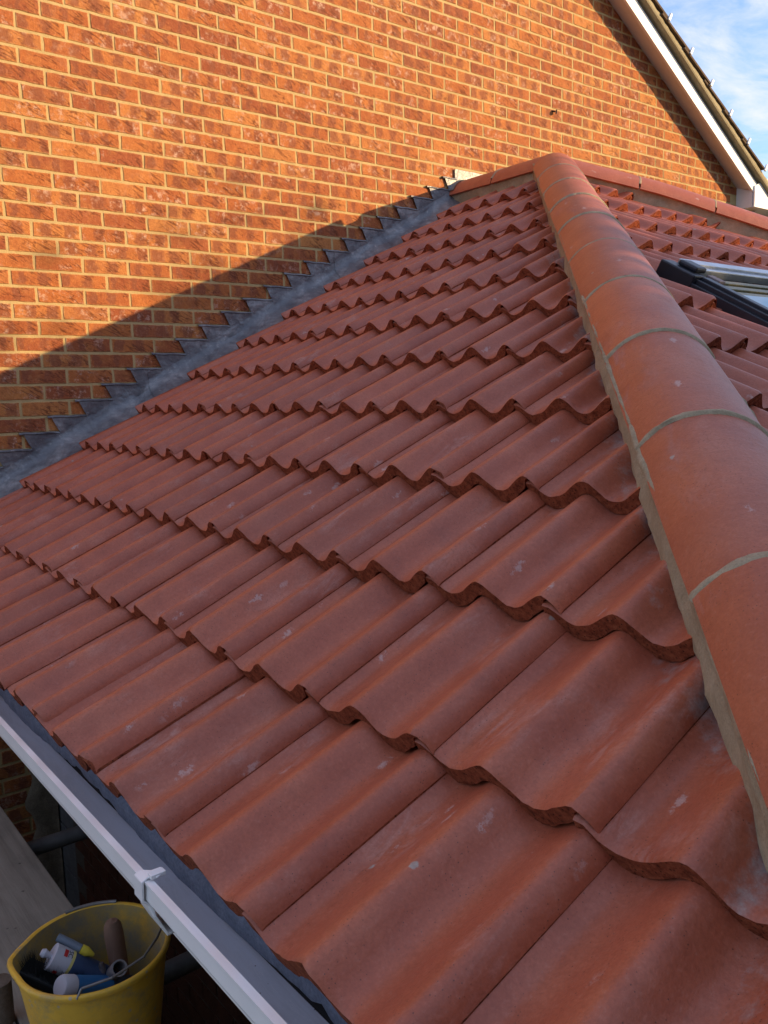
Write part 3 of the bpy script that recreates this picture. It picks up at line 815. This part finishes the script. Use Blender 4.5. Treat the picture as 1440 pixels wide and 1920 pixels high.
for c in range(-46, 66):
    z = -(c + .5) * .075
    for b in range(-20, 30):
        x = (b + .5 + (.5 if c % 2 else 0)) * .225
        if x < -3.6 or x > XR + .1: continue
        if z > rake(x) + .08: continue
        if x + .1 > XR: continue
        roof = zl(x) if x < W else 2 * ZW - zl(x) + 0
        roof = min(zl(x), Z0 + TAN * (2 * W - x - X0))
        if x > .15 and z < roof - .12: continue
        dzr = (rb_.uniform(-.0014, .0014), rb_.uniform(-.001, .001)); dep = rb_.uniform(-.0034, -.0014)
        rot = rb_.uniform(-.004, .004); g_ = rb_.randrange(8)
        pr = project((x, 0, z))
        vis = pr and -60 < pr[0] < 1500 and -40 < pr[1] < 1300 and z > roof + .10
        rec = (pr[2] if pr else 99, x + dzr[0], z + dzr[1], dep, rot, g_)
        if vis: cand.append(rec)
        else: rest.add([Matrix.Translation((rec[1], dep, rec[2])) @ Matrix.Rotation(rot, 4, 'Y') @ Vector(v) for v in BG[g_][0]], BG[g_][1])
cand.sort()
for r_ in cand[:296]:
    o = bpy.data.objects.new('brick', BM_[r_[5]]); col.objects.link(o); o.parent = house
    o.matrix_parent_inverse = Matrix.Translation(house.location).inverted()
    o.matrix_basis = Matrix.Translation((r_[1], r_[3], r_[2])) @ Matrix.Rotation(r_[4], 4, 'Y')
for r_ in cand[296:]:
    rest.add([Matrix.Translation((r_[1], r_[3], r_[2])) @ Matrix.Rotation(r_[4], 4, 'Y') @ Vector(v) for v in BG[r_[5]][0]], BG[r_[5]][1])
tagset(link('brickwork', fixn(mesh('brickwork', rest.v, rest.f, M_brick)), house), kind='stuff')
# nail left in the wall
m = MB(); m.tube((3.60, -.001, .207), (3.615, -.022, .20), .006); m.tube((3.618, -.026, .199), (3.622, -.032, .198), .014); m.obj('wall_fixing', flat('rusty fixing', (.05, .025, .015), .8), house)
# verge: e along the slope down to the right, mm up-normal
e_ = Vector((1, 0, -.597)).normalized(); mm = Vector((.597, 0, 1)).normalized(); V0 = Vector((4.219, 0, 1.085))
SO = .137
tA = -3.66; tB = (6.055 - 4.219) / e_.x
def vsec(pts, t0, t1, name, mat, parent=house, bevel=0):
    mb = MB(); P_ = [V0 + mm * h + Vector((0, y, 0)) for y, h in pts]; mb.prism(P_, e_ * t0, e_ * t1); return mb.obj(name, mat, parent, bevel=bevel)
M_sof = flat('white soffit board', (.70, .67, .64), .45, .4, 0, .03, 4, .02)
vsec([(-.0, 0), (-SO, -.042), (-SO, .02), (-.0, .05)], tA, tB, 'verge_soffit', M_sof)
bb = vsec([(-SO - .001, -.046), (-SO - .001, .045), (-SO - .019, .045), (-SO - .019, -.046)], tA, tB + .12, 'bargeboard', M_upvc)
vsec([(.25, .046), (-SO - .004, .0465), (-SO - .004, .066), (.25, .066)], tA, tB + .32, 'verge_packer', M_sof)
uc = vsec([(.25, .0665), (-SO - .066, .0665), (-SO - .070, .078), (.25, .078)], tA, tB + .34, 'undercloak', M_under)
# bedding between undercloak and verge tiles: rough
rnd = random.Random(9); vs = []; fs = []; NN = 150
for i in range(NN + 1):
    t = tA + (tB + .34 - tA) * i / NN
    for y, h in ((-SO - .062, .078), (-SO - .055, .094), (-SO - .058, .110), (-SO - .050, .134), (-.02, .134)):
        q = V0 + e_ * t + mm * (h + rnd.uniform(-.002, .002)) + Vector((0, y + rnd.uniform(-.003, .003), 0)); vs.append(q)
for i in range(NN):
    for j in range(4): a = i * 5 + j; fs.append((a, a + 1, a + 6, a + 5))
link('verge_mortar', fixn(mesh('verge_mortar', vs, fs, M_under, True)), house)
# house roof: verge tiles in courses, each with its white clip
hr = MB(); P_ = [V0 + mm * h + Vector((0, y, 0)) for y, h in ((-.1, .08), (-.1, .128), (7, .128), (7, .08))]
hr.prism(P_, e_ * tA, e_ * (tB + .34)); roof = hr.obj('roof', M_oldtile, house)
t = .438 - 12 * .3415; kk = 0
vtm = None
while t < tB + .3:
    if t > tA - .1:
        me = MB(); rr_ = random.Random(kk)
        L_ = .42; ex = rr_.uniform(-.004, .004)
        # tile slab tilted: lower end raised
        def P(tt, y, h): return V0 + e_ * (t + tt) + mm * h + Vector((0, y, 0))
        for q in range(4):
            ya = -SO - .072 + ex + q * .33; yb = ya + .322
            lo_, hi_ = .162, .136
            me.add([P(0, ya, lo_ - .014), P(0, yb, lo_ - .014), P(0, yb, lo_ + .004), P(0, ya, lo_ + .004), P(-L_, ya, hi_ - .014), P(-L_, yb, hi_ - .014), P(-L_, yb, hi_ + .004), P(-L_, ya, hi_ + .004)],
                   [(0, 1, 2, 3), (7, 6, 5, 4), (0, 4, 5, 1), (1, 5, 6, 2), (2, 6, 7, 3), (3, 7, 4, 0)])
        o = me.obj('old_tile', M_oldtile, roof, bevel=.002); o.matrix_parent_inverse = Matrix.Identity(4)
        cl = MB(); y = -SO - .080
        cl.add([P(a, b, c) for a in (-.012, .010) for b in (y - .006, y + .010) for c in (.135, .196)],
               [(0, 1, 3, 2), (4, 6, 7, 5), (0, 4, 5, 1), (2, 3, 7, 6), (0, 2, 6, 4), (1, 5, 7, 3)])
        if t > .2 or True: o = cl.obj('verge_clip', M_upvc, roof, bevel=.003); o.matrix_parent_inverse = Matrix.Identity(4)
    t += .3415; kk += 1
# boxed eaves end
zb = -.195
m = MB()
xa = 6.055; ztop = rake(xa) - .03
m.add([(xa, -.001, zb), (xa, -SO - .012, zb), (xa, -SO - .012, ztop - .005), (xa, -.001, rake(xa) + .01), (xa + .02, -.001, zb), (xa + .02, -SO - .012, zb), (xa + .02, -SO - .012, ztop - .012), (xa + .02, -.001, rake(xa))],
      [(0, 1, 2, 3), (7, 6, 5, 4), (0, 4, 5, 1), (1, 5, 6, 2), (2, 6, 7, 3), (3, 7, 4, 0)])
m.obj('box_end_side', M_sof, house)
m = MB(); m.prism([(xa + .004, 0, zb), (xa + .85, 0, zb - .0), (xa + .85, 0, zb + .26), (xa + .22, 0, zb + .26), (xa + .004, 0, ztop + .02)], (0, -SO - .034, 0), (0, -SO - .0205, 0)); m.obj('box_end_face', M_upvc, house)
m = MB(); m.box(xa + .021, xa + .85, -SO - .0200, .30, zb + .001, zb + .012); m.obj('box_end_base', M_sof, house)
m = MB(); m.tube((6.235, -.045, -4.8), (6.235, -.045, zb - .002), .034, n=20); smooth_by_angle(m.obj('downpipe', M_upvc, house), 50)

# extension side wall and the joint with the house
EW = -.10
m = MB(); m.box(EW, EW + .10, -4.05, -.26, -4.9, -2.67); m.obj('side_wall_core', concrete_streak('shade darkened side mortar', (.09, .08, .06), (.14, .12, .09), 20), ext)  # mortar colour darkened to carry the enclosed shade
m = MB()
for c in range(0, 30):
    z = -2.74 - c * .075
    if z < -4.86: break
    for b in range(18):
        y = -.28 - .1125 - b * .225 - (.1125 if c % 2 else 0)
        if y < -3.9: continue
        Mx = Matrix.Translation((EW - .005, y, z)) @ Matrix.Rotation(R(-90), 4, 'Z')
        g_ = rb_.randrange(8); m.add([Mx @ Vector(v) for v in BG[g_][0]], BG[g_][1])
M_brick_shade = concrete_streak('shade darkened side brick', (.07, .032, .020), (.13, .055, .032), 14)  # brick colour darkened to carry the shade under the eaves
tagset(m.obj('side_brickwork', M_brick_shade, ext), kind='stuff')
M_block = concrete_streak('grey concrete block', (.11, .115, .11), (.19, .19, .18), 12)
for c in range(10):
    z1 = -2.68 - c * .225; z0_ = max(-4.9, z1 - .215)
    m = MB(); m.box(EW + .004, EW + .1, -.258, -.006, z0_, z1); m.obj('concrete_block', M_block, ext, bevel=.003)
rnd = random.Random(21); vs = []; fs = []
for i in range(60):
    z = -2.7 - i * .037
    xl = -.225 + .018 * math.sin(i * .9) + rnd.uniform(-.008, .008)
    for x, y in ((xl, -.006), (xl + .012, -.020 - rnd.uniform(0, .012)), (xl + .06, -.028 - rnd.uniform(0, .014)), (-.112, -.03 - rnd.uniform(0, .012)), (EW - .004, -.045)): vs.append((x, y, z))
for i in range(59):
    for j in range(4): a = i * 5 + j; fs.append((a, a + 1, a + 6, a + 5))
link('mortar_smear', fixn(mesh('mortar_smear', vs, fs, concrete_streak('smeared mortar', (.16, .125, .085), (.27, .22, .15), 22, 1.0), True)), ext)

# ------------------------------------------------------------------ ground
m = MB(); m.add([(-300, -300, -4.9), (300, -300, -4.9), (300, 300, -4.9), (-300, 300, -4.9)], [(0, 1, 2, 3)])
tagset(m.obj('ground', concrete_streak('dark earth', (.055, .045, .032), (.11, .09, .065), 2, 1.0)), kind='structure')
M_off = wood_mat('offcut timber', (.24, .19, .12), (.36, .29, .19), .4, 0)
def offcut(loc, size, rz, label, tilt=0):
    o = MB(); a, b, c = size; o.box(-a / 2, a / 2, -b / 2, b / 2, 0, c); q = o.obj('timber_offcut', M_off, bevel=.003)
    q.location = loc; q.rotation_euler = (tilt, 0, rz); return tagset(q, label, 'timber', 'timber offcuts lying on the ground')
offcut((-.62, -1.42, -4.898), (.9, .2, .045), .5, 'pale timber offcut on the dark ground just right of the yellow bucket')
offcut((-.34, -.98, -4.85), (.5, .14, .045), -.25, 'smaller timber offcut lying across another one below the gutter', .06)

# ------------------------------------------------------------------ scaffold
M_board = wood_mat('grimy scaffold board', (.20, .18, .145), (.31, .285, .235), .45, 1)
BZ = -3.025
for i in range(5):
    x1 = -.640 - i * .231; x0 = x1 - .225
    m = MB(); m.box(x0, x1, -4.6, -.55 - .03 * i, BZ - .038, BZ)
    o = m.obj('scaffold_board', M_board, bevel=.003)
    tagset(o, ['grimy scaffold board next to the house wall carrying the yellow bucket', 'scaffold board at the bottom left corner beyond the upright pole', 'third scaffold board counted from the brick wall', 'fourth scaffold board counted from the brick wall', 'outermost scaffold board furthest from the brick wall'][i], 'scaffold board', 'scaffold boards laid side by side below the gutter')
M_galv = flat('dull galvanised tube', (.16, .165, .165), .5, .5, .5, .3, 9, .2)
M_brown = concrete_streak('brown scaffold tube', (.10, .072, .048), (.18, .15, .12), 9, .2)  # mottled brown tube colour
def pole(p, q, mat, label, name='scaffold_tube'):
    m = MB(); m.tube(p, q, .0242, n=20); m.tube(p, q, .0205, n=20, cap=False)
    o = m.obj(name, mat); smooth_by_angle(o, 50); return tagset(o, label, 'scaffold tube')
pole((-.892, -2.387, -4.9), (-.892, -2.387, -2.93), M_brown, 'upright brown scaffold tube at the left edge beside the yellow bucket')
pole((-1.75, -1.58, -3.088), (-.102, -1.58, -3.088), M_galv, 'grey scaffold tube running into the house wall below the gutter')
pole((-1.75, -2.36, -3.115), (-.106, -2.36, -3.10), M_galv, 'dark scaffold tube passing behind the yellow bucket under the gutter')

# ------------------------------------------------------------------ bucket and tools
ky = NM('yellow bucket plastic', rough=.45, spec=.4)
v = ky.noise(ky.world(), 16, 5, .65); yc_ = ky.ramp(v, [(.3, (.60, .33, .03)), (.7, (.74, .44, .05))])
sm_ = ky.noise(ky.world(), 11, 7, .75); yc_ = ky.mix(ky.ramp(sm_, [(.50, 0), (.66, .75)]), yc_, (.27, .22, .13)); sp_ = ky.voro(ky.world(), 42); yc_ = ky.mix(ky.ramp(sp_, [(.10, .7), (.16, 0)]), yc_, (.36, .33, .27))
M_yel = (ky.bump(ky.noise(ky.world(), 90, 3), .15, .002), ky.done(yc_))[1]
ki = NM('grimy bucket inside', rough=.75, spec=.2)
v = ki.noise(ki.world(), 15, 6, .7)
ci = ki.ramp(v, [(.40, (.22, .185, .12)), (.56, (.36, .245, .075)), (.68, (.55, .31, .05))])
M_yin = (ki.bump(v, .3, .003), ki.done(ci))[1]
BC = Vector((-.779, -2.671, -3.020)); BH = .272; RT, RB = .134, .101
bucket = empty('bucket', BC, 'yellow plastic builders bucket full of hand tools standing under the gutter', 'bucket')
SPD = math.atan2(.052, -.122)       # pouring lip direction
def brad(t, f):
    d = (t - SPD + math.pi) % (2 * math.pi) - math.pi
    return RB + (RT - RB) * f + (.013 * max(0, 1 - abs(d) / .42) ** 1.3 * max(0, (f - .55) / .45) ** 1.4)
def shell(rows, n=72):
    vs, fs = [], []
    for f, off in rows:
        for i in range(n):
            t = 2 * math.pi * i / n; r_ = brad(t, f) + off; vs.append(BC + Vector((math.cos(t) * r_, math.sin(t) * r_, BH * f)))
    for k in range(len(rows) - 1):
        fs += [(k * n + i, k * n + (i + 1) % n, (k + 1) * n + (i + 1) % n, (k + 1) * n + i) for i in range(n)]
    return vs, fs
n = 72
vs, fs = shell([(0.0, -.0), (.1, 0), (.5, 0), (.8, 0), (.955, 0), (.957, .006), (.985, .0075), (1.0, .005), (1.004, .001), (.995, -.003)])
fs.append(tuple(range(n)))
o = link('bucket_wall', fixn(mesh('bucket_wall', vs, fs, M_yel, True)), bucket); smooth_by_angle(o, 50)
vs, fs = shell([(.995, -.0031), (.9, -.0035), (.6, -.0035), (.3, -.0035), (.03, -.0035)]); fs.append(tuple(range(4 * n, 5 * n)))
o = link('bucket_lining', mesh('bucket_lining', vs, fs, M_yin, True), bucket)
# wire bail folded down on the front rim
def wire(name, pts, r_, mat, parent=None, n=8):
    mb = MB()
    for a, b in zip(pts, pts[1:]): mb.tube(a, b, r_, n=n)
    o = mb.obj(name, mat, parent); smooth_by_angle(o, 60); return o
M_wire = flat('bail wire', (.22, .21, .20), .5, .5, .6)
def rimp(deg, dr=.004, dz=.012):
    t = R(deg); r_ = brad(t, 1) + dr; return BC + Vector((math.cos(t) * r_, math.sin(t) * r_, BH + dz))
pts = [rimp(-2, .012, -.02), rimp(-6, .010, .0), rimp(-16, -.004, .012), rimp(-40, -.013, .015), rimp(-65, -.010, .014), rimp(-95, -.006, .012), rimp(-118, -.004, .008), rimp(-121, .006, -.004)]
wire('bail_handle', pts, .0024, M_wire, bucket)
m = MB()
for a0, a1 in ((52, 94), ):
    pts2 = [rimp(a0 + (a1 - a0) * i / 8, .0035, .001) for i in range(9)]
wire('bail_wire', pts2, .0042, M_wire, bucket)
m = MB(); m.tube(rimp(-4, .002, -.006), rimp(-4, .020, -.030), .011, .009, 12); m.obj('handle_lug', flat('black plastic', (.02, .02, .022), .5), bucket)
def at_px(px, py, z):
    d = (fwd * 1585.78 + right * (px - 720) + down * (py - 960)).normalized(); t_ = (z - CAM.z) / d.z; return CAM + d * t_
def along(p, q, name, profile, mat, parent, n=24):
    p = Vector(p); q = Vector(q); L_ = (q - p).length; mb = MB(); mb.lathe([(r_, f * L_) for r_, f in profile], p, q - p, n); o = mb.obj(name, mat, parent); smooth_by_angle(o, 40); return o
# trowel: rounded wooden handle upright
M_handle = wood_mat('worn wooden handle', (.17, .095, .065), (.28, .17, .12), .5, 2)
pt = at_px(209, 1724, -2.732); pb = at_px(203, 1850, -2.86)
pb = Vector((pt.x + .012, pt.y - .016, -2.93))
tr = empty('trowel', pb, 'hand trowel standing in the yellow bucket with its thick round wooden handle up', 'trowel')
def chp(name, p, q, profile, mat, par, n=24):
    o = along(p, q, name, profile, mat, None, n); o.parent = par; o.matrix_parent_inverse = Matrix.Translation(par.location).inverted(); return o
chp('trowel_handle', pb, pt, [(0, 0), (.010, .001), (.0135, .03), (.0158, .3), (.0175, .6), (.0182, .85), (.0165, .94), (.011, .985), (0, 1.0)], M_handle, tr)
m = MB(); m.tube(pb, pb + Vector((.004, -.004, -.05)), .006); o = m.obj('trowel_tang', M_wire); o.parent = tr; o.matrix_parent_inverse = Matrix.Translation(tr.location).inverted()
# sealant cartridge
pc = at_px(96, 1793, -2.772); pe = at_px(186, 1832, -2.835)
da = (pe - pc).normalized(); pe = pc + da * .215
ca = empty('sealant_cartridge', pc, 'sealant tube with a white end, yellow band and blue body lying in the yellow bucket', 'cartridge')
M_cw = flat('white card', (.46, .46, .50), .5, .4, 0, .05); M_cb = flat('navy card', (.030, .055, .12), .4, .4, 0, .15); M_cy = flat('yellow band', (.60, .52, .17), .5)
def cyl(name, a, b, r_, mat, par):
    m = MB(); m.tube(pc + da * a, pc + da * b, r_, n=28); o = m.obj(name, mat); smooth_by_angle(o, 50); o.parent = par; o.matrix_parent_inverse = Matrix.Translation(par.location).inverted(); return o
cyl('cartridge_end', 0, .033, .0245, M_cw, ca); cyl('cartridge_band', .0332, .0385, .0247, M_cy, ca); cyl('cartridge_body', .0387, .165, .0243, M_cb, ca)
o = chp('plunger_knob', pc + da * -.022, pc + da * .001, [(0, 0), (.006, .06), (.0085, .3), (.006, .62), (.005, .8), (.005, 1)], M_cw, ca, 16)
up_ = (CAM - pc).normalized(); up_ = (up_ - da * up_.dot(da)).normalized(); sd_ = da.cross(up_)
def patch(a, b, t0, t1, name, mat):
    vs = []; 
    for s_ in (a, b):
        for i in range(7):
            t = t0 + (t1 - t0) * i / 6; vs.append(pc + da * s_ + (up_ * math.cos(t) + sd_ * math.sin(t)) * .0248)
    o = link(name, mesh(name, vs, [(i, i + 1, i + 8, i + 7) for i in range(6)], mat), None); o.parent = ca; o.matrix_parent_inverse = Matrix.Translation(ca.location).inverted(); return o
M_red = flat('red print', (.42, .02, .02), .5); M_ink = flat('black print', (.02, .02, .03), .5)
SG = -1 if sd_.dot(-down) > 0 else 1
patch(.015, .0225, SG * -.95, SG * -.35, 'printed_flash', M_red)
patch(.012, .020, SG * .85, SG * 1.25, 'printed_flash', M_red)
tx = bpy.data.curves.new('lettering', 'FONT'); tx.body = 'SC'; tx.size = .0125; tx.extrude = .0001; tx.align_x = 'CENTER'; tx.align_y = 'CENTER'; tx.materials.append(M_ink)
tmp_ = bpy.data.objects.new('tmp', tx); tme = bpy.data.meshes.new_from_object(tmp_); bpy.data.objects.remove(tmp_)
to = bpy.data.objects.new('lettering', tme); col.objects.link(to); to.parent = ca; to.matrix_parent_inverse = Matrix.Translation(ca.location).inverted()
tn = (up_ * math.cos(-.65) + sd_ * SG * math.sin(-.65)); txx = (sd_ * SG * math.cos(-.65) - up_ * math.sin(-.65)).normalized()
tyy = tn.cross(txx); 
to.matrix_basis = frame(pc + da * .0275 + tn * .0249, txx, tyy, tn)
# filling knife: grey shaft with a yellow tip, leaning across the cartridge
pk0 = at_px(108, 1757, -2.752); pk1 = at_px(152, 1779, -2.775); pk2 = at_px(177, 1791, -2.790)
kn = empty('marker_pen', pk0, 'slim grey pen with a yellow tip resting on the sealant tube in the bucket', 'pen')
chp('pen_barrel', pk0, pk1, [(0, 0), (.0075, .001), (.008, .5), (.008, 1), (0, 1.001)], flat('grey plastic', (.13, .16, .20), .5), kn, 16)
chp('pen_tip', pk1, pk2, [(0, 0), (.009, .001), (.009, .4), (.007, .6), (.003, .95), (0, 1)], flat('yellow plastic', (.62, .50, .05), .45), kn, 16)
# brush
p0 = at_px(64, 1815, -2.785); p1 = at_px(112, 1836, -2.805)
br = empty('hand_brush', p0, 'black bristled hand brush at the left side inside the yellow bucket', 'brush')
m = MB(); d_ = (p1 - p0).normalized(); s__ = d_.cross(Vector((0, 0, 1))).normalized()
m.add([p0 + d_ * a + s__ * b + Vector((0, 0, c)) for a in (-.02, .10) for b in (-.022, .022) for c in (-.02, 0)], [(0, 1, 3, 2), (4, 6, 7, 5), (0, 4, 5, 1), (2, 3, 7, 6), (0, 2, 6, 4), (1, 5, 7, 3)])
M_blk = flat('black rubber', (.014, .016, .016), .7, .3)
o = m.obj('brush_stock', M_blk, bevel=.004); o.parent = br; o.matrix_parent_inverse = Matrix.Translation(br.location).inverted()
m = MB(); rnd = random.Random(4)
for i in range(420):
    q = p0 + d_ * rnd.uniform(-.018, .098) + s__ * rnd.uniform(-.02, .02)
    e2 = q + Vector((rnd.uniform(-.01, .01), rnd.uniform(-.01, .01), rnd.uniform(.018, .030))); u_ = s__ * .0009
    m.add([q - u_, q + u_, e2], [(0, 1, 2)])
o = m.obj('bristles', M_blk); o['kind'] = 'stuff'; o.parent = br; o.matrix_parent_inverse = Matrix.Translation(br.location).inverted()
# second, blue tube
q0 = at_px(112, 1850, -2.785); q1 = at_px(160, 1850, -2.815)
bt = empty('blue_bottle', q0, 'small bright blue bottle with a chipped white top at the front inside the bucket', 'bottle')
chp('bottle_top', q0, q0 + (q1 - q0).normalized() * .026, [(0, 0), (.018, .01), (.0205, .2), (.0205, 1), (0, 1.01)], M_cw, bt)
chp('bottle_body', q0 + (q1 - q0).normalized() * .0262, q0 + (q1 - q0).normalized() * .11, [(0, 0), (.0195, .001), (.0195, 1), (0, 1.01)], flat('blue plastic', (.03, .15, .36), .4), bt)
# grey pipe end
g0 = at_px(224, 1815, -2.795); g1 = at_px(196, 1838, -2.87)
gp = empty('plastic_pipe', g0, 'short grey plastic pipe open at its end beside the trowel in the bucket', 'pipe')
m = MB(); dd = (g1 - g0).normalized(); g1 = g0 + dd * .12
m.lathe([(.0118, .115), (.0118, .0), (.0150, .0), (.0150, .02), (.0136, .022), (.0136, .12)], g0, dd, 22)
o = m.obj('pipe_wall', flat('grey pipe', (.22, .21, .21), .55)); smooth_by_angle(o, 40); o.parent = gp; o.matrix_parent_inverse = Matrix.Translation(gp.location).inverted()
# small bolt / screwdriver
b0 = at_px(190, 1805, -2.80); b1 = b0 + Vector((.004, -.006, -.09))
sdv = empty('chisel', b0, 'small worn chisel upright in front of the trowel handle in the bucket', 'chisel')
chp('chisel_shaft', b0, b1, [(0, 0), (.004, .002), (.0062, .06), (.0065, .5), (.0055, 1), (0, 1.001)], flat('worn steel', (.14, .12, .12), .5, .5, .4, .4, 60), sdv, 10)

# ------------------------------------------------------------------ tall leafy screen added out of view to shade the lower front slope

m = MB(); rnd = random.Random(17)
HY = -8.6; HT = -1.66 + .345 * 8.6
m.box(-11.5, 14.5, HY - 1.0, HY - .2, -4.9, HT - .75)
for i in range(16000):
    x = rnd.uniform(-11.8, 14.8); z = HT + .05 - abs(rnd.gauss(0, .42)) + .10 * math.sin(x * 2.1) + .07 * math.sin(x * 5.3 + 1); y = rnd.uniform(HY - 1.1, HY - .05)
    if rnd.random() < .3: z = rnd.uniform(-4.8, HT - .6); y = HY - .15
    a = Vector((rnd.uniform(-1, 1), rnd.uniform(-1, 1), rnd.uniform(-1, 1))).normalized(); b = a.orthogonal().normalized(); r_ = rnd.uniform(.03, .065); c = Vector((x, y, z))
    m.add([c - a * r_ - b * r_ * .5, c + a * r_ - b * r_ * .5, c + a * r_ + b * r_ * .5, c - a * r_ + b * r_ * .5], [(0, 1, 2, 3)])
for i in range(480):  # sparse sprigs added to dapple the left of the wall
    x = rnd.uniform(7.9, 10.9); z = HT + rnd.uniform(-.3, 1.25); y = rnd.uniform(HY - .9, HY - .1)
    if math.sin(x * 4.1 + z * 2.3) + .6 * math.sin(z * 7 - x * 2.6) < .35: continue
    a = Vector((rnd.uniform(-1, 1), rnd.uniform(-1, 1), rnd.uniform(-1, 1))).normalized(); b = a.orthogonal().normalized(); r_ = rnd.uniform(.025, .05); c = Vector((x, y, z))
    m.add([c - a * r_ - b * r_ * .5, c + a * r_ - b * r_ * .5, c + a * r_ + b * r_ * .5, c - a * r_ + b * r_ * .5], [(0, 1, 2, 3)])
o = link('shade_hedge', mesh('shade_hedge', m.v, m.f, flat('hedge leaves', (.05, .075, .03), .8)))
tagset(o, 'tall dark green leafy screen added out of view to shade the front slope', 'shade_hedge')

# unseen board screen added to darken the space below the gutter
fen = empty('shade_fence', (-2.25, -2.5, -4.9), 'dark close boarded screen added out of view on the left to shade below the gutter', 'shade_fence')
M_fence = wood_mat('fence timber', (.11, .075, .045), (.17, .12, .075), .4, 2)
fp = MB(); fp.box(-.012, .012, -.072, .072, 0, 1.75); pm_ = mesh('board', fp.v, fp.f, M_fence)
for i in range(40):
    o = bpy.data.objects.new('board', pm_); col.objects.link(o); o.parent = fen
    o.matrix_basis = Matrix.Translation((.0 if i % 2 else .026, -3.0 + i * .138, 0))
for i in range(4):
    m = MB(); m.box(-.09, -.013, -2.9 + i * 1.8, -2.82 + i * 1.8, 0, 1.8); o = m.obj('post', M_fence); o.parent = fen
